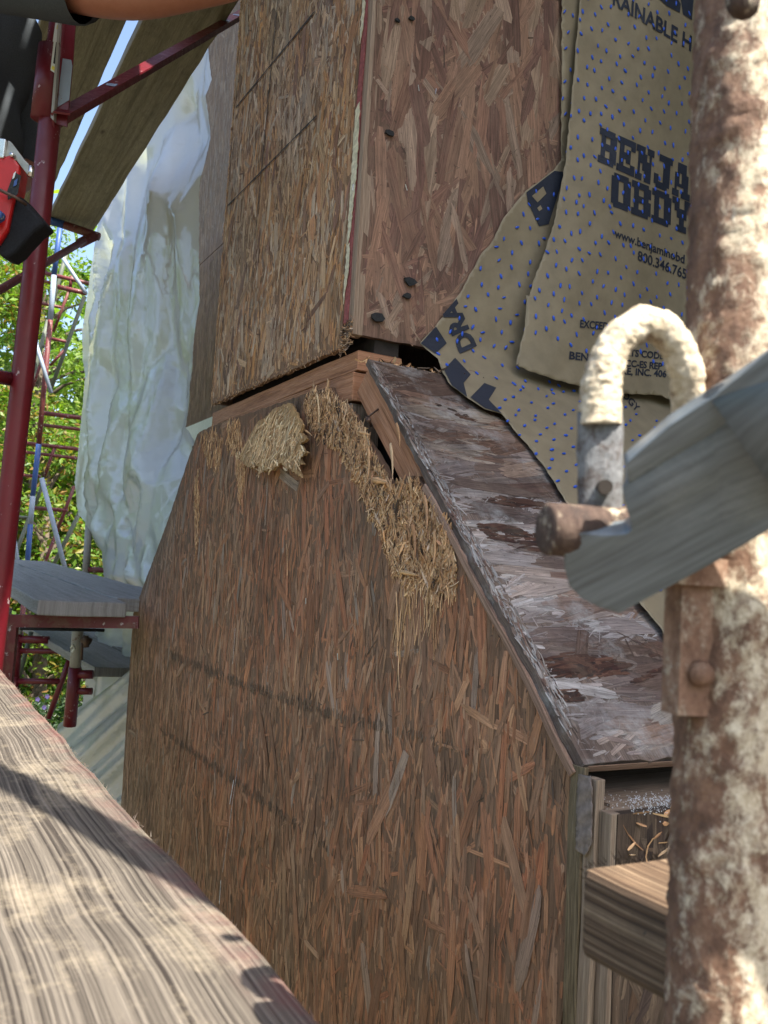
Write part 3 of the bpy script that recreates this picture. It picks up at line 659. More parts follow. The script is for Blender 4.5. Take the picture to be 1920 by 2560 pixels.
for band, n_ in (([(425, 1620), (600, 1690), (900, 1785), (1090, 1830), (1180, 1868), (1175, 1900), (1085, 1868), (880, 1822), (590, 1722), (422, 1650)], 620), ([(400, 1812), (560, 1915), (760, 2058), (900, 2168), (1240, 2440), (1236, 2452), (890, 2186), (740, 2080), (545, 1940), (398, 1832)], 420)):
    strands(ch, FR, onfr(band), M['strand_dark'], n_, (.010, .03), (.0015, .005), math.pi/2, .2, [(.20, .135, .09), (.17, .115, .08), (.23, .155, .105)], hmax=.0054, cross=.02)
strands(ch, FR, poly_low, M['strand_dark'], 800, (.008, .035), (.0004, .0012), math.pi/2, .3, [(.05, .03, .02), (.07, .04, .028)], hmax=.0052, cross=.15)
strands(ch, FR, [(-aL, .008), (-aR, .002), (-aR, 1.25), (-aL, 1.25)], M['strand_dark'], 350, (.008, .03), (.0004, .0012), math.pi/2, .2, [(.05, .03, .02)], hmax=.004, cross=.1)
for p_, q_, w_ in (((592, 1570), (585, 1660), .0005), ((600, 1900), (560, 2180), .0005), ((588, 1950), (578, 2010), .0016), ((556, 2200), (552, 2260), .0014)):
    line(fl(*p_), fl(*q_), w_, .0034, 26, FR, 'white_drip', 'fluff')
# corner below the shoulder
z1l = redge[-1][1]-.012; a1 = fa(1428, 1990)[0]
board('mossy_batten', M['moss'], ch, W(a1-.0005, -.003, -1.4), Z, -A, B, 1.4+z1l+.012, .020, .007, nx=90, rough=.004, bevel=.001)
board('corner_lath', M['lumber_grey'], ch, W(a1-.0212, .000, -1.4), Z, -A, B, 1.4+z1l-.0, .017, .012, nx=50, rough=.002, bevel=.001)
LRa = a1-.058
board('side_panel_edge', M['lumber_grey'], ch, W(a1-.0390, .006, -1.4), Z, -A, B, 1.4+z1l-.03, .0170, .012, nx=50, rough=.003, bevel=.001)
LR = Frame(W(LRa, 0, 0), B, Z, -A)
zt = z1l-.03
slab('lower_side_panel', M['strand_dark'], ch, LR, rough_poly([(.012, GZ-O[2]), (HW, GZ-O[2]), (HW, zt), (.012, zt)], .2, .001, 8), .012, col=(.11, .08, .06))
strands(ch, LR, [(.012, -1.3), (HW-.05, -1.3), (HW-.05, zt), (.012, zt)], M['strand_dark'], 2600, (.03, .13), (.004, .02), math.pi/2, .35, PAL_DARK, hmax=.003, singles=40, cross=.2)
mb = MB(); box(mb, W(LRa+.03, .03, zt-.01), B, A, Z, .9, .2, .012); mb.build('ledge_board', M['lumber_grey'], ch)
board('shoulder_plate', M['lumber_grey'], ch, W(LRa+.012, .02, zt-.002), B, A, -Z, .9, .05, .035, nx=20)
board('shoulder_panel_edge', M['ply_edge'], ch, SLO.p(.006, -SL-.001, -.0115), B, -Nsl*0.35+Dw*.2, Nsl, .9, .004, .0095, nx=40, rough=.002, bevel=0)
# grey crumpled tape on the corner
tp = [(1447, 1935), (1478, 1940), (1482, 1985), (1480, 2110), (1462, 2140), (1440, 2125), (1444, 1985)]
v_, f_, u_ = pix_sheet(tp, lambda x, y: hitp(x, y, W(0, -.0042-.0008*math.sin(y*.11+x*.05), 0), B), 7, 1.5, 5)
mb = MB(); mb.add(v_, f_, u_); o = mb.build('crumpled_tape', M['tape'], ch, True); s = o.modifiers.new('s', 'SOLIDIFY'); s.thickness = .001
# white fluff on the ledge
for cx, cy, rr in ((.06, 0, .02), (.10, .0, .013), (.14, .002, .01), (.19, .003, .008), (.30, .002, .012)):
    mb = MB(); p = W(LRa+.012, cx, zt+.004)
    for k in range(240):
        q = p+np.array(rng.normal(0, 1, 3))*np.array([rr, rr, rr*.16]); r = random.uniform(.0003, .0010)
        d = nz(rng.normal(0, 1, 3)); e = nz(np.cross(d, [.3, .2, .9])); n_ = np.cross(d, e)
        mb.add([q+d*r, q+e*r, q-d*r, q-e*r, q+n_*r, q-n_*r], [(0, 1, 4), (1, 2, 4), (2, 3, 4), (3, 0, 4), (1, 0, 5), (2, 1, 5), (3, 2, 5), (0, 3, 5)])
    tag(mb.build('white_fluff', M['fluff'], ch, True), kind='stuff')
o = splinters('edge_fibres', ch, LR, [(.02, zt-.05), (.25, zt-.03), (.25, zt+.002), (.02, zt+.004)], M['splinter'], 60, (.008, .04), (.001, .006), .6, .8, PAL_FRESH+PAL_DARK, .006, .4); o['kind'] = 'stuff'
# other shoulder (far side), sides and inner boards so the chase is closed
l0, l1 = np.array(fa(493, 1088)), np.array(fa(333, 1534)); dl = (l1-l0)/np.linalg.norm(l1-l0); LSL = float(np.linalg.norm(l1-l0))
Dl2 = dl[0]*A+dl[1]*Z; Nl = -dl[1]*A+dl[0]*Z
SL2 = Frame(W(l0[0], 0, l0[1]), B, -Dl2, Nl)
slab('shoulder_panel', M['strand_slope'], ch, SL2, [(.012, -LSL), (HW, -LSL), (HW, .0), (.012, .0)], .012, h=-.002)
LS = Frame(W(l1[0], 0, 0), B, Z, A); slab('lower_side_panel', M['strand_dark'], ch, LS, [(.012, GZ-O[2]), (HW, GZ-O[2]), (HW, l1[1]), (.012, l1[1])], .012, h=-.002)
US = Frame(W(aL-.002, 0, 0), B, Z, A); slab('upper_side_panel', M['strand_up'], ch, US, [(.013, .01), (HW, .01), (HW, 2.6), (.013, 2.6)], .012)
mb = MB(); box(mb, W(1.2, .09, -1.0), -A, Z, B, 1.2, .96, .03); mb.build('inner_board', M['interior'], ch)
mb = MB(); box(mb, W(.02, .06, -.6), A, Z, B, .7, .7, .012); mb.build('inner_board', M['interior'], ch)
o = splinters('ledge_crumbs', ch, Frame(SLO.p(0, .012, -.008), B, A, Z), [(.0, -.02), (.30, -.02), (.30, .02), (.0, .03)], M['splinter'], 160, (.005, .03), (.001, .006), .3, .8, PAL_FRESH+PAL_DARK, .006, .5); o['kind'] = 'stuff'
mb = MB(); box(mb, SLO.p(.21, .006, -.006), B, A, Z, .04, .03, .022); mb.build('wood_offcut', M['lumber_grey'], ch, bevel=.004)

# ================================================================== HOUSE WRAP
_sp0 = SLO.p(0, 0, .006)
def torn_surf(px, py, off=0.0):
    und = .0035*math.sin(px*.018+py*.011)+.003*math.sin(py*.021-px*.007)+.005*abs(mnoise.noise(Vector((px*.014+py*.006, py*.008, 5))))
    lift = .0
    p1 = hitp(px, py, W(-.011-off-und*.6, 0, 0), A)
    n = Nsl; p2 = hitp(px, py, _sp0+n*(off+.003+und*.5), n)
    d1, d2 = p1@cf, p2@cf
    if d2 < .4: d2 = 9.0
    k = .035; h = max(0, k-abs(d1-d2))/k; d = min(d1, d2)-h*h*k*.25
    return p1*(d/d1)
def flap_surf(px, py, off=0.0):
    t = max(0, (py-300)/700); curl = .012*math.sin(px*.012+py*.004)+.020*t*t+.02*max(0, (1340-px)/120)**2*.0
    e = max(0, (py-880)/120); curl += .010*e*e
    curl += .0035*abs(mnoise.noise(Vector((px*.010+py*.004, py*.0035, 3))))*2
    return hitp(px, py, W(-.040-off-curl, 0, 0), A)
torn_poly = [(1405, -120), (1403, 400), (1385, 425), (1314, 477), (1259, 545), (1229, 605), (1199, 641), (1157, 721), (1125, 769), (1090, 814), (1050, 858), (1080, 885), (1095, 897), (1107, 933), (1127, 963), (1169, 995),
             (1211, 1022), (1253, 1034), (1283, 1073), (1319, 1111), (1377, 1192), (1411, 1250), (1480, 1345), (1597, 1504), (1654, 1573), (1690, 1650), (1760, 1740), (1765, 1000), (1765, -120)]
flap_poly = [(1452, -60), (1450, 0), (1437, 150), (1428, 250), (1415, 400), (1400, 480), (1385, 560), (1358, 640), (1334, 700), (1324, 740), (1314, 738), (1317, 750), (1312, 816), (1290, 910), (1316, 925), (1381, 947), (1448, 965), (1560, 985), (1653, 988), (1668, 997), (1760, 1005), (1790, 700), (1800, -60)]
wrapA = thing('house_wrap', 'torn brown house wrap sheet draped over the shoulder, under the loose printed sheet', 'house wrap')
wrapB = thing('house_wrap', 'loose hanging upper sheet of brown house wrap with big dark lettering and blue dots', 'house wrap')
for poly, fn, par, sd_ in ((torn_poly, torn_surf, wrapA, 1), (flap_poly, flap_surf, wrapB, 2)):
    v_, f_, u_ = pix_sheet(poly, fn, 10, 1.5, sd_); mb = MB(); mb.add(v_, f_, u_)
    o = mb.build('sheet', M['kraft'], par, True); s = o.modifiers.new('s', 'SOLIDIFY'); s.thickness = .0006; s.offset = 0
# spacer beads
bm = bmesh.new(); bmesh.ops.create_icosphere(bm, subdivisions=1, radius=1)
bead_me = bpy.data.meshes.new('spacer_bead'); bm.to_mesh(bead_me); bm.free(); bead_me.materials.append(M['bead']); bead_me.polygons.foreach_set('use_smooth', [True]*len(bead_me.polygons))
def bead(px, py, fn, par, ang, L, w):
    p = fn(px, py, .0020); ex = fn(px+6, py, .0020)-p; ey = fn(px, py+6, .0020)-p
    ex = nz(ex); n = nz(np.cross(ex, ey)); n = n if n@p < 0 else -n; ey = np.cross(n, ex)
    d = ex*math.cos(ang)+ey*math.sin(ang); s = np.cross(n, d)
    o = bpy.data.objects.new('spacer_bead', bead_me); C.objects.link(o); o.parent = par
    m = Matrix((d*L, s*w, n*w*.8)).transposed().to_4x4(); m.translation = Vector(p); o.matrix_world = m
def scatter_beads(poly, fn, par, sx, sy, angfn, lim):
    P = np.array(poly); lo, hi = P.min(0), P.max(0); pts = []; r = 0; y = lo[1]
    while y < hi[1]:
        x = lo[0]+(r % 2)*sx*.5
        while x < min(hi[0], 1745):
            pts.append((x+random.gauss(0, sx*.16), y+random.gauss(0, sy*.16)+.38*(x-1400))); x += sx
        y += sy; r += 1
    pts = [p for p in pts if inpoly([p], poly)[0] and p[1] > -20][:lim]
    for p in pts: bead(p[0], p[1], fn, par, angfn(p), random.uniform(.0046, .0064), random.uniform(.0022, .0031))
scatter_beads([(x, y-250 if i in (0,) else y) for i, (x, y) in enumerate(flap_poly)], flap_surf, wrapB, 31, 35, lambda p: random.gauss(math.pi/2, .3), 300)
tb_up = [q for q in torn_poly[2:17]]+[(1283, 1000), (1420, 985), (1400, 430)]
scatter_beads(tb_up, torn_surf, wrapA, 37, 36, lambda p: random.choice((0, 1.2, 1.5, 1.7))+random.gauss(0, .25), 170)
tb_lo = [(1225, 1010), (1290, 960), (1420, 975), (1740, 1000), (1740, 1660), (1654, 1560), (1597, 1490), (1411, 1240), (1283, 1066)]
scatter_beads(tb_lo, torn_surf, wrapA, 42, 24, lambda p: random.gauss(.35, .15), 160)
scatter_beads([(1408, -20), (1440, -20), (1430, 380), (1405, 380)], torn_surf, wrapA, 20, 44, lambda p: random.gauss(.8, .4), 30)

# ---- lettering
def font_geo(txt, off=0.0):
    cu_ = bpy.data.curves.new('t', 'FONT'); cu_.body = txt; cu_.size = 1; cu_.offset = off; cu_.resolution_u = 3
    ob = bpy.data.objects.new('t', cu_); C.objects.link(ob)
    dg = bpy.context.evaluated_depsgraph_get(); me = ob.evaluated_get(dg).to_mesh()
    vs = [(v.co.x, v.co.y) for v in me.vertices]; fs = [tuple(p.vertices) for p in me.polygons]
    ob.evaluated_get(dg).to_mesh_clear(); bpy.data.objects.remove(ob); bpy.data.curves.remove(cu_)
    return vs, fs
def print_text(txt, p0, p1, cap, fn, par, up=None, off=.012, h=.0017):
    """text with its baseline from p0 to p1 (image points on the sheet), cap height in the same units"""
    vs, fs = font_geo(txt, off); x0 = min(v[0] for v in vs); x1 = max(v[0] for v in vs)
    p0, p1 = np.array(p0, float), np.array(p1, float); d = (p1-p0)/(x1-x0)
    u = np.array(up if up is not None else (0.06, -1.0)); u = u*cap/.72
    mb = MB(); mb.add([fn(*(p0+d*(v[0]-x0)+u*v[1]), h) for v in vs], fs)
    return mb.build('lettering', M['ink'], par)
SL_ = {'B': ["11111110", "11111111", "01100111", "01100111", "01111110", "01111111", "01100111", "01100111", "11111111", "11111110"],
       'E': ["11111111", "11111111", "01100011", "01101100", "01111100", "01111100", "01101100", "01100011", "11111111", "11111111"],
       'N': ["11110111", "11110111", "01111010", "01111010", "01111110", "01011110", "01011110", "01001110", "11101110", "11101110"],
       'J': ["00111111", "00111111", "00001110", "00001110", "00001110", "00001110", "11001110", "11001110", "11111110", "01111100"],
       'A': ["00111100", "00111100", "00111100", "01101110", "01101110", "01101110", "01111110", "01000110", "11101111", "11101111"],
       'M': ["11100111", "11100111", "01111110", "01111110", "01111110", "01011010", "01011010", "01000010", "11100111", "11100111"],
       'O': ["01111110", "11111111", "11100111", "11100111", "11100111", "11100111", "11100111", "11100111", "11111111", "01111110"],
       'D': ["11111110", "11111111", "01100111", "01100111", "01100111", "01100111", "01100111", "01100111", "11111111", "11111110"],
       'Y': ["11100111", "11100111", "01100110", "01111110", "00111100", "00111100", "00011000", "00011000", "00111100", "00111100"],
       'K': ["11110111", "11110111", "01101100", "01111000", "01111000", "01111000", "01101100", "01101110", "11110111", "11110111"]}
def slab_text(txt, tl, bl, tr, br, fn, par, n_fit):
    mb = MB(); tl, bl, tr, br = map(lambda q: np.array(q, float), (tl, bl, tr, br)); cw = 8.0; adv = 8.35; tot = n_fit*adv-.35
    def P(x, y):
        s, t = x/tot, y/10.0; return (1-t)*((1-s)*tl+s*tr)+t*((1-s)*bl+s*br)
    for i, chh in enumerate(txt):
        bmp = SL_[chh]
        for r in range(10):
            c = 0
            while c < 8:
                if bmp[r][c] == '1':
                    c2 = c
                    while c2 < 8 and bmp[r][c2] == '1': c2 += 1
                    x0, x1 = i*adv+c, i*adv+c2
                    if P(x1, r)[0] < 1775: mb.add([fn(*P(x0, r), .0018), fn(*P(x0, r+1), .0018), fn(*P(x1, r+1), .0018), fn(*P(x1, r), .0018)], [(0, 1, 2, 3)])
                    c = c2
                else: c += 1
    mb.build('lettering', M['ink'], par)
slab_text('BENJAM', (1501, 317), (1494, 403), (1722, 417), (1717, 502), flap_surf, wrapB, 4.85)
slab_text('OBDY', (1530, 428), (1527, 514), (1730, 509), (1727, 590), flap_surf, wrapB, 4.0)
print_text('www.benjaminobd', (1536, 592), (1711, 659), 22, flap_surf, wrapB, off=.02)
print_text('800.346.765', (1594, 650), (1716, 698), 25, flap_surf, wrapB, off=.02)
print_text('EXCEEDS', (1450, 818), (1530, 826), 19, flap_surf, wrapB, off=.03)
print_text('BENJAMIN', (1423, 897), (1545, 912), 19, flap_surf, wrapB, off=.03)
print_text('ETS CODE', (1566, 889), (1659, 898), 17, flap_surf, wrapB, off=.03)
print_text('ICC-ES REP', (1559, 915), (1655, 924), 17, flap_surf, wrapB, off=.03)
print_text('KE, INC. 406', (1554, 935), (1666, 943), 17, flap_surf, wrapB, off=.03)
print_text('RAINABLE H', (1532, 10), (1728, 128), 38, flap_surf, wrapB, off=.025)
def print_poly(poly, fn, par, mt='ink', h=.0017):
    v_, f_, u_ = pix_sheet(poly, lambda x, y: fn(x, y, h), 12); mb = MB(); mb.add(v_, f_, u_); return mb.build('printed_block', M[mt], par)
print_poly([(1640, -10), (1668, 15), (1700, 32), (1702, 10), (1690, -12)], flap_surf, wrapB); print_poly([(1700, -14), (1708, 36), (1730, 50), (1735, -14)], flap_surf, wrapB)
print_text('DRA', (1190, 866), (1139, 748), 44, torn_surf, wrapA, up=(-.91, .41), off=.045)
print_poly([(1052, 858), (1090, 816), (1117, 858), (1089, 884)], torn_surf, wrapA)
print_poly([(1110, 923), (1138, 894), (1177, 936), (1159, 957), (1168, 992), (1130, 963)], torn_surf, wrapA)
print_poly([(1176, 993), (1211, 957), (1241, 969), (1222, 999), (1259, 1038), (1278, 1064), (1255, 1033), (1213, 1020)], torn_surf, wrapA)
print_poly([(1316, 481), (1386, 427), (1410, 430), (1400, 470), (1372, 560), (1348, 566), (1320, 505)], torn_surf, wrapA)
print_poly([(1330, 490), (1358, 466), (1366, 484), (1344, 506)], torn_surf, wrapA, 'kraft', .0026); print_poly([(1343, 520), (1351, 513), (1356, 522), (1348, 528)], torn_surf, wrapA, 'kraft', .0026)
print_text('DGY', (1556, 990), (1592, 1030), 16, torn_surf, wrapA, up=(.6, -.8), off=.02)

# ================================================================== PLASTIC SHEETING
def crumple(u, v, s=0):
    h = 0
    for f, am in ((1.8, .10), (4.2, .045), (9, .014)):
        q = Vector((u*f*1.25+s+v*f*.25, v*f*.62, s*1.7+f)); w = mnoise.noise(q*.7+Vector((9, 3, 1)))
        h += am*(abs(mnoise.noise(q+Vector((w, w*.6, 0))))*2-.6)
    return h
_fr = random.Random(11)
def facet_field(su, sv, amp, u0, u1, v0, v1):
    P = []
    u = u0
    while u < u1:
        v = v0
        while v < v1: P.append((u+_fr.uniform(-.45, .45)*su, v+_fr.uniform(-.45, .45)*sv)); v += sv
        u += su
    P += [(u0-1, v0-1), (u1+1, v0-1), (u1+1, v1+1), (u0-1, v1+1)]
    res = delaunay_2d_cdt([Vector(p) for p in P], [], [], 0, 1e-6); V = np.array([tuple(p) for p in res[0]]); T_ = np.array([tuple(t) for t in res[2]])
    Hh = np.array([_fr.uniform(-amp, amp) for _ in V]); a0, b0, c0 = V[T_[:, 0]], V[T_[:, 1]], V[T_[:, 2]]
    det = (b0[:, 1]-c0[:, 1])*(a0[:, 0]-c0[:, 0])+(c0[:, 0]-b0[:, 0])*(a0[:, 1]-c0[:, 1])
    def f(u, v):
        l1 = ((b0[:, 1]-c0[:, 1])*(u-c0[:, 0])+(c0[:, 0]-b0[:, 0])*(v-c0[:, 1]))/det; l2 = ((c0[:, 1]-a0[:, 1])*(u-c0[:, 0])+(a0[:, 0]-c0[:, 0])*(v-c0[:, 1]))/det
        l3 = 1-l1-l2; i = int(np.argmax(np.minimum(np.minimum(l1, l2), l3))); t = T_[i]; return l1[i]*Hh[t[0]]+l2[i]*Hh[t[1]]+l3[i]*Hh[t[2]]
    return f
_f1 = facet_field(.30, .46, .085, .2, 4.2, -1.6, 2.4); _f2 = facet_field(.11, .15, .013, .2, 4.2, -1.6, 2.4); _f3 = facet_field(.05, .08, .0026, .2, 4.2, -1.6, 2.4)
def crumple(u, v, s=0):
    w1 = .02*mnoise.noise(Vector((u*3, v*3, s))); up_ = max(0, min(1, (v-.1)*1.6))
    return _f1(u+w1, v)+_f2(u, v+w1)*(2.0-1.5*up_)+_f3(u, v)+up_*.010*math.sin(u*17+2*math.sin(v*2))
PU_ = None
def edge_fade(px, py, poly, w):
    d = 1e9; p = np.array((px, py))
    for i in range(len(poly)):
        a0, b0 = np.array(poly[i], float), np.array(poly[(i+1) % len(poly)], float); ab = b0-a0; t = np.clip((p-a0)@ab/(ab@ab+1e-9), 0, 1); d = min(d, np.linalg.norm(p-a0-ab*t))
    return min(1, .25+d/w)
def poly_up(px, py):
    p = hitp(px, py, W(0, .30, 0), B); a_, b_, z_ = loc(p); return p-B*crumple(a_, z_, 3.1)*edge_fade(px, py, pu, 40)
pu = [(520, 120), (532, 200), (511, 239), (527, 347), (505, 459), (506, 560), (500, 749), (486, 817), (473, 918), (456, 1066), (500, 1130), (560, 1200), (500, 1330), (420, 1500), (362, 1476), (315, 1474), (271, 1462), (264, 1379), (195, 1285),
      (181, 1205), (192, 1117), (203, 999), (209, 935), (201, 901), (199, 823), (219, 705), (233, 624), (247, 560), (270, 500), (330, 400), (400, 280), (470, 180), (500, 120)]
mb = MB(); v_, f_, u_ = pix_sheet(pu, poly_up, 6, .8, 3); mb.add(v_, f_, u_)
tag(mb.build('plastic_sheet', M['poly'], None, True), 'crumpled translucent plastic sheet hanging from above between the planks and the wall', 'plastic sheet')
def poly_lo(px, py):
    p = hitp(px, py, W(0, .36, 0), B); a_, b_, z_ = loc(p); return p-B*(.03*math.sin(a_*14)+.012*math.sin(a_*33+z_*2)+crumple(a_, z_*.4, 8)*.4)
pl = [(250, 1480), (420, 1480), (420, 1800), (330, 1990), (150, 1990), (199, 1780), (232, 1664), (240, 1620)]
mb = MB(); v_, f_, u_ = pix_sheet(pl, poly_lo, 8, 1.5, 4); mb.add(v_, f_, u_)
tag(mb.build('plastic_sheet', M['poly'], None, True), 'smooth lower hang of plastic sheeting below the grey planks', 'plastic sheet')
def poly_sw(px, py):
    # a taut roll sweeping down and outwards
    t = (py-1680-(320-px)*.76)/150.0
    p = hitp(px, py, W(0, .16, 0), B); a_, b_, z_ = loc(p)
    return p-B*(.05*math.sin(min(max(t, 0), 1.6)*1.6)+.016*math.sin(t*9)+.006*math.sin(t*21+px*.02))
ps = [(145, 1813), (185, 1775), (250, 1728), (300, 1692), (380, 1640), (380, 2080), (260, 2080), (200, 1940)]
mb = MB(); v_, f_, u_ = pix_sheet(ps, poly_sw, 7, 1, 5); mb.add(v_, f_, u_)
tag(mb.build('plastic_sheet', M['poly'], None, True), 'glossy taut fold of plastic sheeting sweeping down beside the foreground plank', 'plastic sheet')

# ================================================================== PLANKS
ZP = 1.80-O[2]
def bz(px, py, zz):
    d = ray(px, py); p = d*((zz+O[2])/d[2]); return loc(p)
e1 = bz(240, 590, ZP); b_r = bz(545, 85, ZP)[1]; b_l = bz(355, 55, ZP)[1]
pk = [(b_l, b_r, e1[0], 'long pale scaffold plank overhead next to the plastic sheet'), (b_l-.045-.245, b_l-.045, e1[0]-.1, 'long pale scaffold plank overhead behind the red frame post'), (b_l-.56, b_l-.31, e1[0]-.05, 'added scaffold plank overhead farthest from the house, shading the worker')]  # outermost overhead plank is an addition to shade the worker
for (b0, b1, ae, lab) in pk:
    o = board('scaffold_plank', M['plank_up'], None, W(-.75, b0, ZP), A, B, Z, ae+.75, b1-b0, .04, nx=40, rough=.004, bevel=.003)
    tag(o, lab, 'plank', 'scaffold planks overhead')
zl = at(92, 1500, 2.3)[2]-O[2]; q0 = loc(at(92, 1500, 2.3)); q1 = loc(at(340, 1512, 2.32))
AP = nz(A+Z*.030)
bw = q1[1]-q0[1]
o = board('scaffold_plank', M['plank_low'], None, W(q0[0]-.02, q0[1], q0[2]-.040), AP, B, Z, 3.0, bw, .040, nx=40, rough=.004, bevel=.004); tag(o, 'grey weathered scaffold plank with its sawn end towards the chimney', 'plank', 'scaffold planks at mid level')
o = board('scaffold_plank', M['plank_low'], None, W(q0[0]+.17, q0[1]+bw+.012, q0[2]-.034), AP, B, Z, 3.0, bw, .040, nx=40, rough=.004, bevel=.004); tag(o, 'grey scaffold plank at mid level nearest the house, behind the chimney edge', 'plank', 'scaffold planks at mid level')
# plank one level down
c0 = at(98, 1579, 4.2); 
o = board('scaffold_plank', M['plank_low'], None, W(*loc(at(236, 1668, 3.55)))-Z*.04, nz(at(98, 1585, 4.6)-at(236, 1668, 3.55)), B, Z, 2.0, .25, .038, nx=20, rough=.004, bevel=.003); tag(o, 'lower grey plank seen under the red beam, tied with rope', 'plank')
o2 = board('scaffold_plank', M['plank_low'], None, W(*loc(at(236, 1668, 3.55)))-Z*.04+B*.262, nz(at(98, 1585, 4.6)-at(236, 1668, 3.55)), B, Z, 2.0, .25, .038, nx=20, rough=.004, bevel=.003); tag(o2, 'lower plank beside the plastic sheet, one level below the red beam', 'plank')
# foreground plank: a reddish stain runs along its edge
def edge_stain(m, bedge):
    nt = m.node_tree; p = next(n for n in nt.nodes if n.type == 'BSDF_PRINCIPLED'); old = p.inputs['Base Color'].links[0].from_socket
    t = N(nt, "TexCoord"); d = N(nt, "VectorMath", operation='DOT_PRODUCT'); nt.links.new(t.outputs['Object'], d.inputs[0]); d.inputs[1].default_value = tuple(B)
    r = N(nt, "MapRange"); nt.links.new(d.outputs['Value'], r.inputs[0]); r.inputs[1].default_value = bedge-.030; r.inputs[2].default_value = bedge-.004
    n1 = noi(nt, coord(nt, 'Object', (1, 1, 1)), 14, 6, .7)
    f = mix(nt, 1, r.outputs[0], ramp(nt, n1, [(.42, 0.0), (.62, .5)]), 'MULTIPLY')
    nt.links.new(mix(nt, f, old, (.17, .055, .05)), p.inputs['Base Color'])
ZF = -.22
f0 = loc(ray(400, 2110)*(ZF/ray(400, 2110)[2]))
edge_stain(M['plank_fg'], float(W(0, f0[1], 0)@B))
o = board('scaffold_plank', M['plank_fg'], None, W(-1.6, f0[1]-.30, ZF-O[2]-.045), A, B, Z, 3.3, .30, .045, nx=70, rough=.004, bevel=.004)
tag(o, 'rough sunlit foreground plank with red stained edge at bottom left', 'plank')
for i_ in (1, 2, 3):  # out-of-view deck planks added to darken the lower front panel
    o3 = board('scaffold_plank', M['plank_fg'], None, W(-1.5-.1*i_, f0[1]-.30-.31*i_, ZF-O[2]-.047), A, B, Z, 3.3, .30, .045, nx=30, rough=.004, bevel=.004)
    tag(o3, ('unseen plank added to the near deck next to the foreground plank', 'third near deck plank, added out of view', 'outermost near deck plank, added out of view')[i_-1], 'plank', 'added planks of the near deck')
mb = MB()
for k in range(420):                                  # fibres along the arris
    p = W(random.uniform(-1.1, 1.2), f0[1]-random.random()*.002, ZF-O[2]-random.random()*.004); d = nz(A*random.choice((-1, 1))+B*random.uniform(-.1, .8)+Z*random.uniform(-.3, .8)); L = random.uniform(.003, .010)
    s = nz(np.cross(d, Z))*.0004; mb.add([p-s, p+s, p+d*L], [(0, 1, 2)])
tag(mb.build('edge_fibres', M['plank_fg'], o), kind='stuff')
# timber end on the right
dT = .445; t0 = at(1457, 2162, dT); ta = loc(t0)
tim = board('timber', M['timber'], None, W(ta[0], ta[1], ta[2]-.043), -A, B, Z, 1.1, .21, .043, nx=40, rough=.004, bevel=.004)
tag(tim, 'short brown plank end lit by sun beside the rusty post, with hand marks', 'plank')
mb = MB()
for k in range(260):
    p = W(ta[0]+random.random()*.002, ta[1]+random.random()*.21, ta[2]-random.random()*.012); d = nz(A*random.uniform(.2, 1)+Z*random.uniform(-.1, .9)+B*random.uniform(-.5, .5)); L = random.uniform(.002, .007)
    s = nz(np.cross(d, B+Z*.1))*.0007; mb.add([p-s, p+s, p+d*L], [(0, 1, 2)])
tag(mb.build('end_fibres', M['timber'], tim), kind='stuff')
mb = MB()                                             # marker strokes on the face
for stroke in ([(1478, 2262), (1495, 2268), (1505, 2295), (1496, 2325), (1476, 2330)], [(1530, 2265), (1532, 2345)], [(1572, 2300), (1574, 2375)], [(1560, 2330), (1600, 2338), (1616, 2330)]):
    pts = [hitp(x, y, W(0, ta[1]-.0012, 0), B) for x, y in stroke]; tube(mb, pts, .0005, 6, rx=.0012, hint=B)
mb.build('marker_strokes', M['pencil'], tim)

# ================================================================== NEAR POST, HOOK AND BRACE
dP = .36; pc = at(1838, 1280, dP); rP = .0215
post = thing('scaffold_post', 'rusty scaffold post caked with mortar at right edge, with a hooked latch', 'scaffold post')
mb = MB(); ns, nh = 72, 420; vs, uv = [], []
for i in range(nh+1):
    z = -.55+1.1*i/nh
    for k in range(ns):
        th = 2*math.pi*k/ns; n_ = np.array([math.cos(th), math.sin(th), 0]); q = np.array([pc[0], pc[1], z])+n_*rP
        v = Vector(q*1.0); hgt = max(0, mnoise.noise(v*55)*.5+mnoise.noise(v*130)*.45+mnoise.noise(v*26)*.5-.05)
        hgt += .6*max(0, mnoise.noise(v*260)); vs.append(q+n_*hgt*.0036); uv.append((z, th*rP))
mb.add(vs, [(i*ns+k, i*ns+(k+1) % ns, (i+1)*ns+(k+1) % ns, (i+1)*ns+k) for i in range(nh) for k in range(ns)], uv)
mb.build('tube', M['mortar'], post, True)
mb = MB(); tube(mb, [np.array([pc[0], pc[1], -3.9]), np.array([pc[0], pc[1], -.549])], rP, 24); tube(mb, [np.array([pc[0], pc[1], .549]), np.array([pc[0], pc[1], 2.2])], rP, 24); mb.build('tube', M['mortar_thin'], post, True)
def shade_left_side(m, x0, r):          # shaded left side of the tube painted in by thinning its mortar
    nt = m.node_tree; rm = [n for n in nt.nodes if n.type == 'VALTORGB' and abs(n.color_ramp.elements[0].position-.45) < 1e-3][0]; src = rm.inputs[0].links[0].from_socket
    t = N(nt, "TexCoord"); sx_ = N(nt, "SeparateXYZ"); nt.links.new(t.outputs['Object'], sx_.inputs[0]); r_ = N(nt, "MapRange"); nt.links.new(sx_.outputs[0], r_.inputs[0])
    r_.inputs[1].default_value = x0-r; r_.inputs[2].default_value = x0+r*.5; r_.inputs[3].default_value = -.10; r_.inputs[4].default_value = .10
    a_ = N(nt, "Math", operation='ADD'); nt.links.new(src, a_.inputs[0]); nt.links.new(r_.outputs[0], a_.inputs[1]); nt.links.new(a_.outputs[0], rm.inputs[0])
shade_left_side(M['mortar'], pc[0], rP)
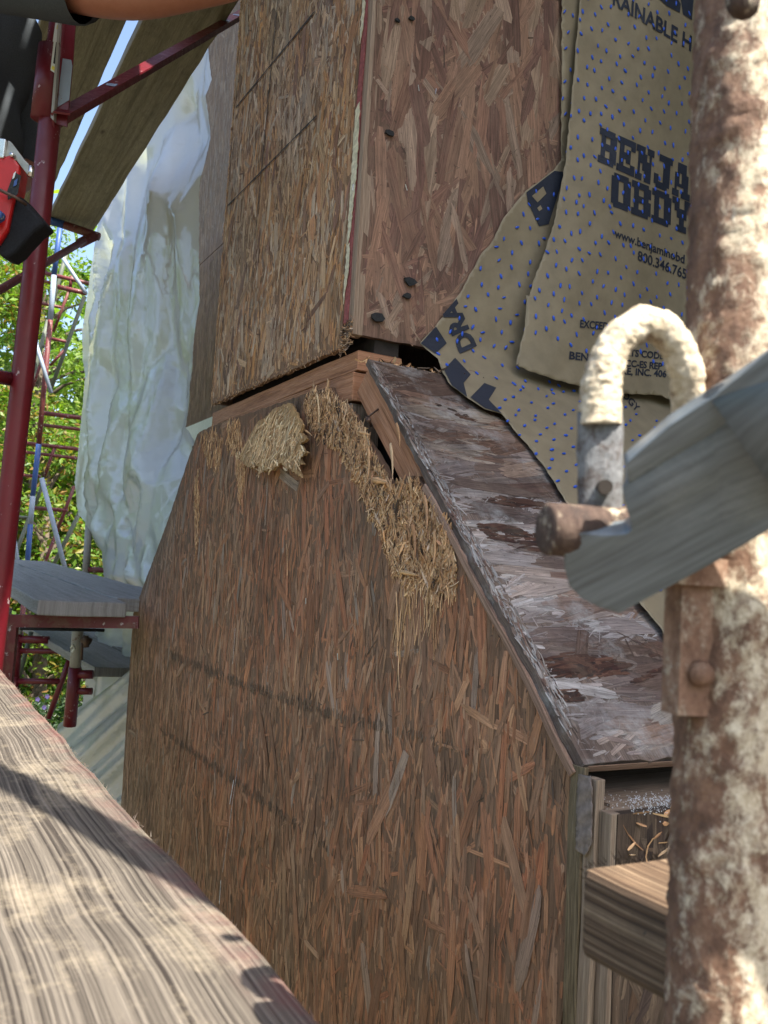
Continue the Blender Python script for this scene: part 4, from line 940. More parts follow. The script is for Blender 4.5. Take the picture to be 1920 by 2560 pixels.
# lock bracket with bolt
pj = at(1745, 1620, dP-.022)
def cam_box(nm, mt, x0, x1, y0, y1, d, depth, par, bevel=.002):
    """upright bracket: placed on the post, with vertical sides"""
    c = at((x0+x1)/2, (y0+y1)/2, d); wv = (x1-x0)/F*d; hv = (y1-y0)/F*d; X = nz(np.array([1, .25, 0.])); Yv = nz(np.cross(Z, X))
    mb = MB(); box(mb, c-X*wv/2-Z*hv/2, Z, X, Yv, hv, wv, depth); return mb.build(nm, M[mt], par, bevel=bevel)
cam_box('lock_bracket', 'rust_tan', 1694, 1808, 1462, 1788, dP-.022, .012, post)
cam_box('bracket_cap', 'rust_tan', 1690, 1828, 1395, 1464, dP-.024, .014, post, .003)
mb = MB(); q = at(1748, 1683, dP-.0225); tube(mb, [q, q-cf*.004, q-cf*.006], [.0052, .0048, .002], 12); mb.build('bolt', M['rust_tan'], post, True)
q = at(1856, 8, dP-.021); mb = MB(); tube(mb, [q, q-cf*.005], [.007, .005], 12); mb.build('bolt', M['mortar_thin'], post, True)
# pin
mb = MB(); p0, p1 = at(1362, 1322, .335), at(1640, 1340, dP-.012); d = p1-p0
tube(mb, [p0, p0+d*.02, p0+d*.3, p0+d*.6, p0+d*.80, p0+d*.97, p1], [.0088, .0104, .0106, .0108, .0122, .0115, .006], 24, bumpf=.05); mb.build('pin', M['mortar_thin'], post, True)
# latch: flat leg and hooked top
mb = MB(); X = nz(at(1560, 1200, .338)-at(1440, 1200, .346)); lp = at(1503, 1310, .342); 
tube(mb, [at(1500, y, .343) for y in np.linspace(1302, 1030, 10)], .0046, 16, rx=.0093, bumpf=.10, hint=cf); lg = mb.build('latch_leg', M['mortar_grey'], post, True)
mb = MB(); q = at(1513, 1217, .336); tube(mb, [q+cf*.003, q-cf*.0006], .0030, 12); mb.build('rivet_hole', M['interior'], lg)
arch = [(1500, 1062, .343, .0084), (1500, 1010, .343, .0080), (1504, 950, .343, .0074), (1520, 892, .344, .0070), (1554, 838, .345, .0069), (1606, 806, .346, .0068), (1658, 822, .348, .0068), (1694, 872, .35, .0068), (1716, 932, .352, .0070), (1724, 1000, .356, .0072), (1730, 1090, .36, .0082)]
pts = [at(x, y, d) for x, y, d, r in arch]; fine = []; rr = []
for i in range(len(pts)-1):
    for k in range(12): fine.append(pts[i]+(pts[i+1]-pts[i])*k/12); rr.append(arch[i][3])
fine.append(pts[-1]); rr.append(arch[-1][3])
mb = MB(); tube(mb, fine, rr, 44, bumpf=.13); mb.build('latch_hook', M['mortar_heavy'], post, True)

brace = thing('cross_brace', 'grey galvanised cross brace with flattened end hooked over the pin', 'scaffold brace')
flat = [(1560, 1135), (1600, 1100), (1670, 1040), (1760, 980), (1804, 954), (1880, 900), (1990, 820), (1990, 1245), (1920, 1290), (1780, 1375), (1660, 1440), (1546, 1502), (1500, 1488), (1456, 1467), (1424, 1436), (1408, 1385), (1412, 1340), (1440, 1310), (1560, 1300), (1572, 1290), (1566, 1240)]
bd0, bd1 = at(1410, 1390, .330), at(1920, 1080, .300)
bdir = nz(bd1-bd0); bn = nz(np.cross(bdir, nz(np.cross(-cf, bdir)))); bn = bn if bn@cf < 0 else -bn
bn = nz(-cf-Z*.55-cr*.2)                           # the flat face leans a little towards the ground
bp0 = at(1560, 1250, .328)
BUV = lambda v_: [((np.array(q)-bp0)@bdir, np.array(q)@nz(np.cross(bn, bdir))) for q in v_]
def braceS(px, py, off=0):
    p = hitp(px, py, bp0+bn*off, bn)
    t = max(0, (px-1790)/200.0)
    v = ((py-1180)+(px-1700)*.60)/200.0
    groove = -.0012*math.exp(-((v+.35)/.13)**2)+.0010*math.exp(-((v-.0)/.2)**2)
    return p+bn*(t*.006*max(0, 1-v*v)+groove)
v_, f_, u_ = pix_sheet(flat, braceS, 10, .0, 6); mb = MB(); mb.add(v_, f_, BUV(v_)); o = mb.build('flattened_end', M['galvbrace'], brace, True); s = o.modifiers.new('s', 'SOLIDIFY'); s.thickness = .009; s.offset = -1
bv = o.modifiers.new('b', 'BEVEL'); bv.width = .0012; bv.segments = 2; bv.limit_method = 'ANGLE'; bv.angle_limit = math.radians(60)
mb = MB(); c1 = braceS(1990, 1035)-bn*.004; c2 = c1+bdir*.5; tube(mb, [c1-bdir*.02, c1+bdir*.02, c2], [.014, .021, .021], 24, rx=[.026, .021, .021], hint=bn); mb.build('tube', M['galvbrace'], brace, True)

# ================================================================== NEAR RED FRAME (left)
redf = thing('scaffold', 'near red scaffold frame post with warning sticker and white-worn angle iron', 'scaffold frame')
dR = 1.73
q = at(158, 20, dR); xy = np.array([q[0], q[1]])
q2 = at(18, 1290, dR); ax0, ax1 = at(157, 0, dR), at(15, 1330, dR)
dd = (ax0-ax1)/np.linalg.norm(ax0-ax1)
mb = MB(); tube(mb, [ax1-dd*1.5, ax1, (ax0+ax1)/2, ax0+dd*.9], .0215, 20); mb.build('post', M['red'], redf, True)
mb = MB(); tube(mb, [at(132, 120, dR-.0)+0*dd, at(112, 300, dR-.0)], .0275, 20); mb.build('coupler', M['red'], redf, True)
mb = MB(); mb.add([at(122, 85, dR-.012), at(104, 125, dR-.012), at(98, 180, dR-.012), at(120, 190, dR-.012), at(122, 85, dR+.0), at(104, 125, dR+.0), at(98, 180, dR+.0), at(120, 190, dR+.0)],
                  [(0, 1, 2, 3), (7, 6, 5, 4), (0, 4, 5, 1), (1, 5, 6, 2), (2, 6, 7, 3)]); mb.build('gusset', M['red'], redf)
def flatbar(nm, mt, poly, d, th, par):
    v_, f_, u_ = pix_sheet(poly, lambda x, y: at(x, y, d), 30); mb = MB(); mb.add(v_, f_, u_); o = mb.build(nm, M[mt], par); s = o.modifiers.new('s', 'SOLIDIFY'); s.thickness = th; s.offset = -1 if False else 0; return o
an = flatbar('angle_iron', 'red', [(165, -60), (197, -60), (184, 140), (168, 318), (140, 310), (151, 140)], dR-.012, .004, redf)
flatbar('angle_iron', 'galv', [(157, -60), (164, -60), (150, 150), (139, 308), (132, 300), (145, 140)], dR-.016, .022, redf)
flatbar('worn_patch', 'pale_blue', [(157, 146), (178, 150), (181, 165), (173, 250), (144, 268), (150, 200)], dR-.0148, .001, an)
st = flatbar('warning_sticker', 'white', [(139, 54), (152, 62), (148, 110), (139, 184), (125, 175), (131, 110)], dR-.0245, .0006, redf)
for pq in ([(143, 62), (151, 66), (149, 76), (141, 72)], [(131, 164), (139, 168), (137, 178), (128, 172)]):
    flatbar('yellow_panel', 'yellow' if 'yellow' in M else 'moss', pq, dR-.0252, .0003, st)
flatbar('black_panel', 'tar', [(140, 105), (147, 108), (141, 162), (133, 158)], dR-.0252, .0003, st)
mb = MB(); tube(mb, [at(30, 948, dR), at(-60, 932, dR-.1)], .014, 14); mb.build('rung', M['red'], redf, True)
# sloping bracket (angle) from frame to the wall
br = thing('angle_brace', 'red angle iron brace rising from the frame past the overhead planks', 'scaffold brace')
b0 = at(148, 285, dR-.03); bE = hitp(640, 10, W(0, .35, 0), B); d = nz(bE-b0)
s_ = nz(np.cross(d, cf)); s_ = s_ if s_[2] > 0 else -s_
f_ = nz(np.cross(d, s_)); f_ = f_ if f_@cf < 0 else -f_
mb = MB(); box(mb, b0-s_*.022, d, s_, f_, np.linalg.norm(bE-b0), .034, .004); mb.build('angle_leg', M['red'], br, bevel=.001)
mb = MB(); box(mb, b0+s_*.0125, d, s_, -f_, np.linalg.norm(bE-b0), .004, .034); mb.build('angle_leg', M['red'], br, bevel=.001)
for t in (.14, .72, .80):
    q = b0+d*np.linalg.norm(bE-b0)*t; mb = MB(); mb.add([q-s_*.02+f_*.0052, q-s_*.018+d*.03+f_*.0052, q+s_*.006+d*.024+f_*.0052, q+s_*.002+d*.004+f_*.0052], [(0, 1, 2, 3)]); mb.build('worn_patch', M['pale_blue'], br)

def rod(name, mt, p, q, r, par=None, label=None, cat=None, group=None, seg=10):
    mb = MB(); p, q = np.array(p), np.array(q); tube(mb, [p, p+(q-p)*.5, q], r, seg); o = mb.build(name, M[mt], par, True)
    if label: tag(o, label, cat, group)
    return o
# transom that carries the overhead planks' far end, and brown diagonal
tr = thing('scaffold_transom', 'red and blue scaffold tube under the far ends of the overhead planks', 'scaffold tube')
dTt = 4.55
rod('tube', 'blue', at(60, 530, dTt), at(162, 563, dTt), .021, tr); rod('tube', 'red_worn', at(162, 563, dTt), at(248, 592, dTt), .0215, tr)
rod('knee_brace', 'red_worn', at(240, 588, dTt), at(196, 610, dTt), .026, tr)
rod('scaffold_brace', 'red_worn', at(-30, 742, 3.6), at(210, 602, 4.5), .018, None, 'dark red diagonal scaffold tube crossing in front of the trees', 'scaffold brace')

# bracket under the mid planks
mbk = thing('scaffold_bracket', 'red steel bracket beam carrying the grey mid level planks', 'scaffold bracket')
zb_ = q0[2]-.041
qa = loc(at(20, 1552, 2.38)); qb = loc(at(336, 1560, 2.40))
mb = MB(); L = np.linalg.norm(at(345, 1556, 2.42)-at(14, 1552, 2.36)); X = nz(at(345, 1556, 2.42)-at(14, 1552, 2.36)); box(mb, at(14, 1568, 2.36), X, nz(np.cross(Z, X)), nz(np.cross(X, np.cross(Z, X))), L, .03, .034); mb.build('beam', M['red_worn'], mbk, bevel=.002)
mb = MB(); box(mb, at(14, 1568, 2.36)+X*.0, -Z, X, nz(np.cross(Z, X)), .5, .028, .03); mb.build('leg', M['red_worn'], mbk, bevel=.002)
mb = MB(); box(mb, at(0, 1540, 2.35)-Z*.5, Z, X, nz(np.cross(Z, X)), .52, .018, .05); mb.build('leg', M['galv'], mbk, bevel=.002)
rod('rope', 'tar', at(50, 1571, 3.0), at(260, 1576, 3.2), .006, None, 'thin dark cable strung under the red beam', 'cable')

# far scaffold tower
def px_tubes(par, lst, d0):
    for (nm, mt, x0, y0, x1, y1, r, dz) in lst: rod(nm, mt, at(x0, y0, d0+dz), at(x1, y1, d0+dz), r, par)
tw = thing('scaffold_tower', 'far scaffold tower of red, blue and pale tubes before the trees', 'scaffold')
px_tubes(tw, [('post', 'blue', 150, 570, 135, 688, .0215, 0), ('post', 'pale_blue', 135, 688, 126, 800, .0215, 0), ('post', 'red_worn', 126, 800, 97, 1110, .0215, 0), ('post', 'blue', 97, 1110, 82, 1240, .0215, 0), ('post', 'pale_blue', 82, 1240, 76, 1310, .0215, 0), ('post', 'blue', 76, 1310, 66, 1440, .0215, 0), ('post', 'red_worn', 66, 1440, 20, 1900, .0215, 0),
    ('rung', 'red_worn', 91, 678, 250, 715, .017, .1), ('rung', 'red_worn', 89, 697, 131, 708, .012, .1), ('rung', 'red_worn', 145, 717, 215, 733, .020, .1), ('rung', 'red_worn', 83, 754, 155, 769, .013, .1), ('rung', 'red_worn', 130, 847, 165, 854, .014, .1), ('rung', 'red_worn', 110, 1033, 205, 1045, .019, .1), ('rung', 'red_worn', 110, 1063, 205, 1074, .015, .1),
    ('rung', 'red_worn', 43, 1105, 195, 1123, .016, .1), ('rung', 'red_worn', 43, 1128, 195, 1146, .014, .1), ('rung', 'red_worn', 42, 1187, 101, 1191, .014, .1), ('rung', 'red_worn', 86, 1270, 168, 1276, .017, .1), ('rung', 'red_worn', 72, 1405, 114, 1408, .014, .1),
    ('ladder_rail', 'red_worn', 178, 690, 176, 718, .014, .1), ('ladder_rail', 'red_worn', 176, 718, 133, 830, .013, .1), ('ladder_rail', 'red_worn', 136, 1120, 112, 1190, .014, .1), ('ladder_rail', 'red_worn', 186, 1215, 140, 1335, .015, .1), ('ladder_rail', 'red_worn', 140, 1335, 98, 1445, .015, .1), ('ladder_rail', 'red_worn', 112, 880, 76, 985, .012, .1), ('ladder_rail', 'red_worn', 125, 914, 160, 876, .012, .1),
    ('cross_tube', 'pale_blue', 157, 645, 214, 732, .016, -.2), ('cross_tube', 'pale_blue', 74, 808, 128, 982, .016, -.2), ('cross_tube', 'pale_blue', 104, 1195, 170, 1450, .019, -.2), ('cross_tube', 'pale_blue', 26, 1280, 51, 1448, .016, -.2),
    ('cross_tube', 'olive', 167, 630, 120, 800, .017, .3), ('cross_tube', 'olive', 120, 800, 50, 1062, .017, .3), ('cross_tube', 'olive', 211, 742, 124, 982, .017, .3), ('cross_tube', 'olive', 205, 1270, 116, 1448, .018, .3), ('cross_tube', 'olive', 110, 1200, 88, 1262, .016, .3), ('cross_tube', 'olive', 72, 1296, 18, 1442, .016, .3),
    ('rung', 'olive', 72, 856, 120, 868, .012, .3), ('rung', 'olive', 26, 1290, 72, 1294, .013, .3), ('rung', 'red_worn', 262, 520, 244, 508, .02, -.5), ('rung', 'red_worn', 262, 560, 236, 538, .02, -.5)], 7.2)
rod('red_clip', 'red', at(158, 1424, 6.95), at(164, 1438, 6.95), .026, tr)
gp = thing('scaffold_post', 'galvanised post between the far tower and the plastic sheet', 'scaffold post')
px_tubes(gp, [('post', 'galv', 223, 1300, 213, 1460, .0215, 0), ('rung', 'red_worn', 222, 1424, 280, 1427, .018, 0)], 5.2)
mb = MB(); tube(mb, [at(184, 1462, 4.8), at(184, 1434, 4.8)], .026, 16); tag(mb.build('bucket', M['blue'], None, True), 'small blue container behind the grey planks', 'container')
lw = thing('scaffold', 'lower red scaffold frame seen below the red beam, over the hedge', 'scaffold frame')
px_tubes(lw, [('post', 'galv', 48, 1560, 46, 1585, .020, 0), ('post', 'red', 46, 1585, 38, 1690, .022, 0), ('post', 'red', 38, 1690, 28, 1820, .022, 0), ('rung', 'red', 50, 1598, 122, 1600, .020, 0), ('rung', 'red', 50, 1627, 172, 1628, .014, 0), ('rung', 'red', 46, 1703, 152, 1703, .015, 0), ('rail', 'red', 178, 1636, 121, 1796, .014, 0),
              ('cross_tube', 'olive', 78, 1580, 48, 1690, .012, .2)], 4.4)
gp2 = thing('scaffold_post', 'red and grey scaffold post with clamp beside the lower plastic sheet', 'scaffold post')
px_tubes(gp2, [('post', 'galv', 197, 1540, 188, 1668, .022, 0), ('post', 'red', 188, 1668, 174, 1815, .025, 0), ('rung', 'red', 192, 1686, 232, 1686, .018, 0), ('rung', 'red', 190, 1728, 230, 1728, .014, 0), ('clamp', 'nail', 206, 1596, 226, 1606, .016, -.05), ('clamp', 'nail', 214, 1590, 216, 1618, .011, -.06), ('pin', 'nail', 206, 1600, 204, 1650, .005, -.05)], 3.4)
mb = MB(); tube(mb, [at(178, 1620, 3.35), at(182, 1612, 3.33), at(187, 1622, 3.35), at(180, 1630, 3.35)], .005, 8); tag(mb.build('rope', M['white'], None, True), 'white rope knot tying the lower plank to the post', 'rope')

# ================================================================== WORKER
per = thing('person', 'worker in charcoal shirt reaching past the red post with one bare forearm', 'person')
dW = 2.05
c0 = at(-110, 100, dW)
hip_ = at(-205, 520, dW); foot_ = at(-300, 1440, dW)
def body_loft(name, mt, rings, par, seg=28, fold=0):
    vs, uv = [], []
    for i, (p, rx_, ry_) in enumerate(rings):
        for k in range(seg):
            th = 2*math.pi*k/seg; q = np.array(p)+np.array([math.cos(th)*rx_, math.sin(th)*ry_, 0])
            if fold: q = q+np.array([math.cos(th), math.sin(th), 0])*fold*mnoise.noise(Vector((th*1.6+4, q[2]*5, 1)))+np.array([math.cos(th), math.sin(th), 0])*fold*.5*math.sin(q[2]*38+th*3)
            vs.append(q); uv.append((q[2], th*.2))
    n = len(rings); fs = [(i*seg+k, i*seg+(k+1) % seg, (i+1)*seg+(k+1) % seg, (i+1)*seg+k) for i in range(n-1) for k in range(seg)]
    mb = MB(); mb.add(vs, fs, uv); return mb.build(name, M[mt], par, True)
fz = at(92, 1500, 2.3)[2]
tx, ty = c0[0], c0[1]
hemz = at(60, 395, dW)[2]
# body skeleton (one continuous surface)
def skin_body():
    J = {}; E = []; Rr = []
    def j(n, p, r): J[n] = len(Rr); pts.append(tuple(p)); Rr.append(r)
    pts = []
    hz = fz+.93; sh = fz+1.42
    sx = np.array([.45, .89, 0]); sx = nz(sx)           # shoulder axis
    fw = np.array([.89, -.45, 0])
    base = np.array([tx, ty, 0]); hb_ = np.array([hip_[0], hip_[1], 0]); fb_ = np.array([foot_[0], foot_[1], 0])
    j('pel', hb_+Z*hz, .13); j('spi', (base*.5+hb_*.5)+Z*(hz+.25), .12); j('che', base+Z*(sh-.08), .14); j('nec', base+Z*(sh+.06)+fw*.02, .055); j('hea', base+Z*(sh+.17)+fw*.05, .085); j('top', base+Z*(sh+.26)+fw*.04, .075)
    for s, nm in ((-1, 'r'), (1, 'l')):
        j('sh'+nm, base+sx*s*.19+Z*sh, .06); j('hi'+nm, hb_+sx*s*.10+Z*(hz-.06), .09); j('kn'+nm, (hb_+fb_)/2+sx*s*.12+Z*(fz+.5)+fw*.04, .062); j('an'+nm, fb_+sx*s*.13+Z*(fz+.09), .042); j('to'+nm, fb_+sx*s*.14+Z*(fz+.04)+fw*.16, .035)
    # right arm (nearer the camera) reaches along the top of the picture to the chase
    el = at(190, -50, 1.48); wr_ = at(590, -45, 1.50); md = at(330, -24, 1.47)
    j('elr', el, .056); j('fmr', md, .054); j('wrr', wr_, .031); j('har', at(660, -90, 1.52), .034)
    # left arm goes down to the tool
    j('ell', base+sx*.27+Z*(sh-.28)+fw*-.05, .046); j('wrl', at(-120, 560, 1.50), .030); j('hal', at(-95, 555, 1.49), .033)
    for a_, b_ in (('pel', 'spi'), ('spi', 'che'), ('che', 'nec'), ('nec', 'hea'), ('hea', 'top'), ('che', 'shr'), ('che', 'shl'), ('shr', 'elr'), ('elr', 'fmr'), ('fmr', 'wrr'), ('wrr', 'har'), ('shl', 'ell'), ('ell', 'wrl'), ('wrl', 'hal'),
                   ('pel', 'hir'), ('pel', 'hil'), ('hir', 'knr'), ('hil', 'knl'), ('knr', 'anr'), ('knl', 'anl'), ('anr', 'tor'), ('anl', 'tol')): E.append((J[a_], J[b_]))
    # fingers
    for nm, hb, dr, sd_, dn in (('har', at(670, -100, 1.52), nz(at(720, -160, 1.56)-at(660, -90, 1.52)), Z, nz(cf)), ('hal', at(-85, 552, 1.49), nz(at(-55, 548, 1.47)-at(-95, 555, 1.49)), Z, nz(cf))):
        for k in range(4):
            o_ = hb+sd_*(.027-.018*k); L = (.030, .036, .034, .026)[k]; pr = J[nm]
            for t in range(3):
                n_ = nm+str(k)+str(t); q = o_+dr*(L*(t+.6))+dn*(.010*t*t); j(n_, q, (.0095, .0088, .0075)[t]); E.append((pr, J[n_])); pr = J[n_]
        pr = J[nm]
        for t in range(2):
            n_ = nm+'t'+str(t); q = hb+sd_*.03+dr*(-.01+.022*t)-dn*.012*(t+1); j(n_, q, (.011, .009)[t]); E.append((pr, J[n_])); pr = J[n_]
    me = bpy.data.meshes.new('body'); me.from_pydata(pts, E, []); o = bpy.data.objects.new('body', me); C.objects.link(o); o.parent = per
    md_ = o.modifiers.new('skin', 'SKIN'); md_.use_smooth_shade = True
    sv = me.skin_vertices[0].data
    for i, r in enumerate(Rr): sv[i].radius = (r, r); sv[i].use_root = (i == 0)
    sb = o.modifiers.new('sub', 'SUBSURF'); sb.levels = 2; sb.render_levels = 2
    me.materials.append(M['skin']); return sh, hz, sx, fw, base, hb_, fb_, el, md
sh, hz, sx, fw, base, hb_, fb_, el, md = skin_body()
def ell(t, zz, w, d_): return (base+Z*zz, w, d_)
body_loft('shirt', 'shirt', [(hb_*(1-t)+base*t+Z*(hemz+(sh-.04-hemz)*t), w, w*.95) for t, w in [(i/14, .20-.02*math.sin(i/14*3)) for i in range(15)]]+[(base+Z*(sh+.02), .15, .15), (base+Z*(sh+.06), .08, .08)], per, 40, .018)
mb = MB(); shr = base-sx*.18+Z*sh; tube(mb, [shr, shr+(el-shr)*.5, el, el+(md-el)*.10], [.085, .075, .070, .066], 20, caps=False); mb.build('sleeve', M['shirt'], per, True)
mb = MB(); shl = base+sx*.18+Z*sh; ell_ = base+sx*.27+Z*(sh-.28)-fw*.05; tube(mb, [shl, ell_], [.085, .07], 20, caps=False); mb.build('sleeve', M['shirt'], per, True)
body_loft('belt', 'tar', [(hb_+Z*(hz-.03), .165, .155), (hb_+Z*(hz+.03), .168, .158)], per)
for s in (-1, 1):
    mb = MB(); tube(mb, [hb_+sx*s*.09+Z*(hz+.0), (hb_+fb_)/2+sx*s*.12+Z*(fz+.5)+fw*.04, fb_+sx*s*.13+Z*(fz+.08)], [.11, .085, .065], 20); mb.build('trouser_leg', M['jeans'], per, True)
    mb = MB(); b_ = fb_+sx*s*.13+Z*(fz+.05); tube(mb, [b_-fw*.08, b_, b_+fw*.12, b_+fw*.19], [.045, .055, .048, .03], 16); mb.build('boot', M['tar'], per, True)
mb = MB(); hp = base+Z*(sh+.20)+fw*.02; bmh = bmesh.new(); bmesh.ops.create_uvsphere(bmh, u_segments=20, v_segments=12, radius=1)
vs = [hp+np.array([v.co.x*.092, v.co.y*.095, v.co.z*.095]) for v in bmh.verts if True]; fs = [tuple(v.index for v in f.verts) for f in bmh.faces if f.calc_center_median().z > .1]; bmh.free()
mb.add(vs, fs); mb.build('cap', M['black'], per, True)
# glove thumb / tool
tool = thing('power_tool', 'red cordless power tool with steel shoe and black pouch, held by the worker', 'power tool')
dT2 = 1.50
def solid(nm, mt, poly, d, th, par, bevel=.004, tilt=0):
    P = np.array(poly); n = nz(-cf); n = nz(n+cr*tilt); p0 = at(P[:, 0].mean(), P[:, 1].mean(), d)
    v_, f_, u_ = pix_sheet(poly, lambda x, y: hitp(x, y, p0, n), 40); mb = MB(); mb.add(v_, f_, u_)
    o = mb.build(nm, M[mt], par); s = o.modifiers.new('s', 'SOLIDIFY'); s.thickness = th; s.offset = 0
    if bevel: b = o.modifiers.new('b', 'BEVEL'); b.width = bevel; b.segments = 3; b.limit_method = 'ANGLE'; b.angle_limit = math.radians(50)
    return o
solid('housing', 'tool_red', [(-120, 395), (0, 398), (18, 408), (40, 400), (62, 430), (55, 480), (44, 520), (30, 588), (8, 620), (-120, 640)], dT2, .06, tool, .008, .2)
solid('shoe', 'steel', [(-80, 350), (-2, 349), (20, 352), (14, 400), (-80, 396)], dT2-.022, .016, tool, .002)
solid('shoe_plate', 'plate' if 'plate' in M else 'lumber_grey', [(22, 352), (30, 357), (62, 400), (74, 412), (72, 440), (62, 428), (42, 402), (18, 406), (14, 400)], dT2-.02, .006, tool, .001)
mb = MB(); q = at(31, 388, dT2-.026); tube(mb, [q, q-cf*.004], .004, 12); q = at(78, 428, dT2-.026); tube(mb, [q+Z*.008, q-Z*.010], .005, 10); mb.build('bolt', M['steel'], tool, True)
lb = solid('label_plate', 'tar', [(40, 432), (53, 440), (44, 486), (20, 500), (18, 478), (30, 445)], dT2-.0335, .001, tool, 0, .2)
solid('label_print', 'blue', [(36, 452), (44, 446), (42, 462), (33, 467)], dT2-.035, .0006, lb, 0, .2)
solid('label_print', 'white', [(34, 434), (40, 428), (36, 444), (31, 448)], dT2-.035, .0006, lb, 0, .2)
po = solid('pouch', 'black', [(52, 498), (70, 506), (128, 572), (100, 590), (70, 622), (55, 640), (34, 655), (12, 650), (6, 628), (28, 595), (40, 540)], dT2+.01, .05, tool, .015)
mb = MB(); tube(mb, [at(-10, 470, dT2-.045), at(10, 480, dT2-.045), at(40, 494, dT2-.043), at(66, 512, dT2-.03)], .0028, 8); mb.build('wire_hook', M['nail'], tool, True)
gl = solid('glove_thumb', 'blue', [(-40, 530), (2, 527), (12, 536), (8, 548), (-4, 556), (-40, 560)], dT2-.045, .018, per, .008)

# ================================================================== TREES, HEDGE, FLOWERS
def leafcloud(mb, centres, n, size, pals):
    for (c, r) in centres:
        for k in range(n):
            d = rng.normal(0, 1, 3); d = d/np.linalg.norm(d)*r*(random.random()**.45); p = c+d*np.array([1, 1, .8])
            nrm = nz(d*.5+np.array([0, 0, .8])*random.random()+rng.normal(0, .5, 3)); x = nz(np.cross(nrm, rng.normal(0, 1, 3))); y = np.cross(nrm, x)
            s = size*random.uniform(.6, 1.3); col = pick(pals)
            mb.add([p-x*s, p-y*s*.45+nrm*s*.15, p+x*s, p+y*s*.45+nrm*s*.15], [(0, 1, 2, 3)], None, col)
GREENS = [(.11, .21, .022), (.15, .25, .026), (.08, .16, .02), (.19, .26, .03), (.12, .19, .026)]
AUT = GREENS+[(.20, .17, .03), (.22, .13, .04)]
def tree(label, px, d, ztop, zbot, rad, nclu, nleaf, pals, size=.055):
    t = thing('tree', label, 'tree', 'trees behind the scaffold')
    x, y = at(px, 1300, d)[:2]; base_ = np.array([x, y, GZ]); mb = MB()
    top = np.array([x, y, ztop-.8]); tube(mb, [base_, base_+(top-base_)*.4+np.array([.1, .1, 0]), top], [.16, .11, .03], 12)
    cl = []
    for k in range(nclu):
        z = random.uniform(zbot, ztop); f = 1-abs((z-(zbot+ztop)/2)/((ztop-zbot)/2))**2*.75; a_ = random.uniform(0, 6.28); r = rad*f*random.uniform(.35, 1)
        c = np.array([x+r*math.cos(a_), y+r*math.sin(a_), z]); cl.append((c, random.uniform(.28, .6)))
        if k % 3 == 0:
            q = base_+(top-base_)*max(.2, min(.95, (z-.5-GZ)/(top[2]-GZ))); tube(mb, [q, (q+c)/2+Z*.1, c], [.045, .025, .008], 6, caps=False)
    mb.build('trunk', M['bark'], t, True); m2 = MB(); leafcloud(m2, cl, nleaf, size, pals); m2.build('crown', M['leaf'], t)
tree('tall loose green tree left of the plastic sheet, reaching up to the planks', 60, 13.5, 5.1, -1.2, 1.7, 90, 170, GREENS)
tree('yellowing tree low behind the far scaffold tower', 110, 11.8, 2.0, -2.4, 1.25, 70, 180, AUT)
tree('broad tree at the left edge behind the near red post', -130, 12.5, 4.6, -2.2, 1.7, 80, 170, AUT)
tree('dark green tree just left of the plastic sheet bottom', 215, 12.8, 1.6, -2.6, 1.1, 60, 180, GREENS[:1]+GREENS[2:3])
tree('tree far left beyond the worker', -420, 14, 5.0, -2.0, 2.0, 50, 120, GREENS, .07)
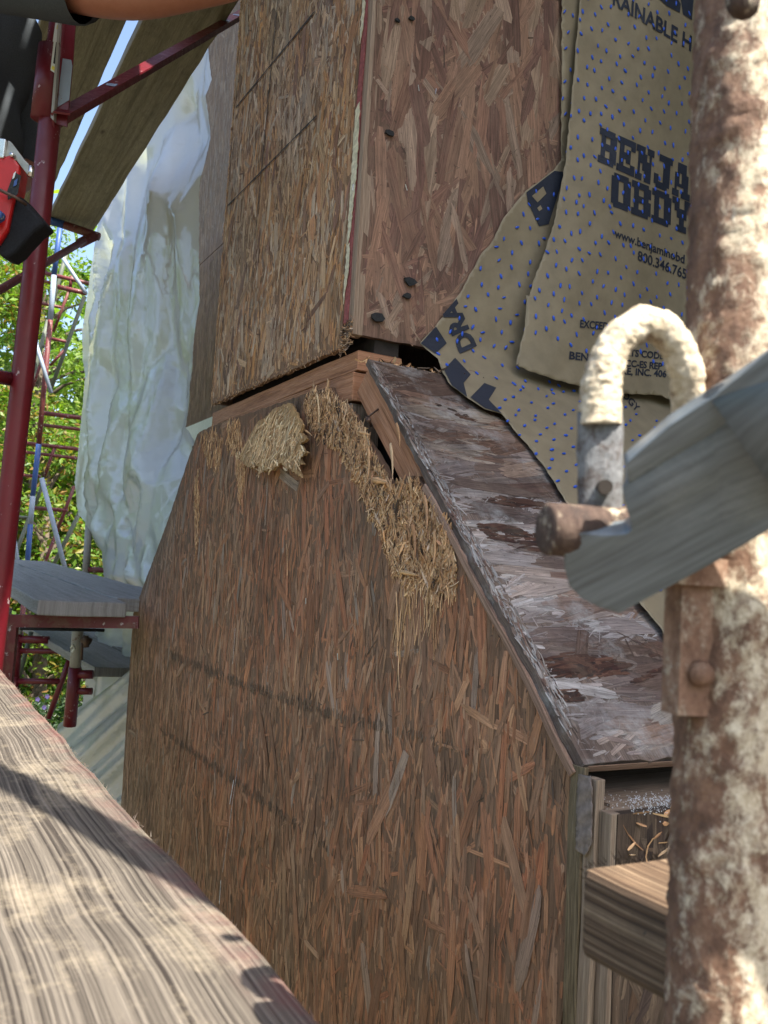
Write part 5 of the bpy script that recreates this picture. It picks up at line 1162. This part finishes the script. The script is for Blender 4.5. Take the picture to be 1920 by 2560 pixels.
def hedge(label, px, d, w, h):
    x, y = at(px, 1700, d)[:2]; mb = MB(); cl = []
    for k in range(60):
        a_ = random.uniform(0, 6.28); z = random.random(); r = w*math.sqrt(max(0, 1-z**2.4))*random.uniform(.6, 1)
        cl.append((np.array([x+r*math.cos(a_), y+r*math.sin(a_)*.8, GZ+z*h]), .22))
    leafcloud(mb, cl, 190, .035, [(.025, .06, .018), (.035, .075, .02), (.02, .045, .015)])
    t = thing('shrub', label, 'shrub', 'shrubs below the scaffold'); mb.build('foliage', M['leaf'], t); m2 = MB(); tube(m2, [np.array([x, y, GZ]), np.array([x, y, GZ+h*.7])], [.06, .02], 8); m2.build('trunk', M['bark'], t)
hedge('rounded dark green shrub below the red beam', 120, 10.0, 1.0, 2.25)
hedge('dark shrub left of the lower red frame', -20, 9.6, .9, 1.8)
hedge('dark shrub right of the red diagonal rail, by the lower plastic', 230, 10.4, .9, 2.3)
hedge('low dark bush with purple flowers near the foreground plank', 130, 7.6, .8, 2.35)
for i, (x, y) in enumerate(((95, 1748), (119, 1741), (111, 1768), (171, 1790))):
    mb = MB(); c = at(x, y, 6.7)
    for k in range(5):
        th = k*1.2566+i; d = cr*math.cos(th)+cu*math.sin(th); s = -cr*math.sin(th)+cu*math.cos(th); r = .018
        mb.add([c, c+d*r*.7+s*r*.5-cf*.004, c+d*r*1.2-cf*.008, c+d*r*.7-s*r*.5-cf*.004], [(0, 1, 2, 3)])
    tag(mb.build('flower', M['flower']), ('purple flower uppermost left above the bush', 'small purple flower right of the uppermost ones', 'purple flower below the other two', 'lone purple flower beside the red rail')[i], 'flower', 'purple flowers')
m2 = MB()
for k in range(150):  # leaf clusters added out of view to block low sky light
    th = random.uniform(1.9, 5.2); rr_ = random.uniform(17, 24); c = np.array([rr_*math.cos(th), rr_*math.sin(th), GZ+random.uniform(.5, 10.5)])
    leafcloud(m2, [(c, 2.0)], 55, .42, GREENS)
tag(m2.build('shade_tree_belt', M['leaf']), 'belt of trees added out of view on the open side, cutting low sky light', kind='stuff')
m2 = MB(); cl = [(np.array([*(at(px_, 1800, dd_)[:2]), GZ+.3]), .5) for px_ in range(-600, 700, 60) for dd_ in (16, 18)]
leafcloud(m2, [(c+np.array([0, 0, z_]), 1.0) for i_c, (c, _) in enumerate(cl) for z_ in ((0, 1.2, 2.4, 3.6, 4.8, 6.0) if i_c < 26 else (0, 1.2, 2.4))], 170, .11, GREENS); tag(m2.build('far_foliage', M['leaf']), 'green undergrowth along the far garden edge', kind='stuff')
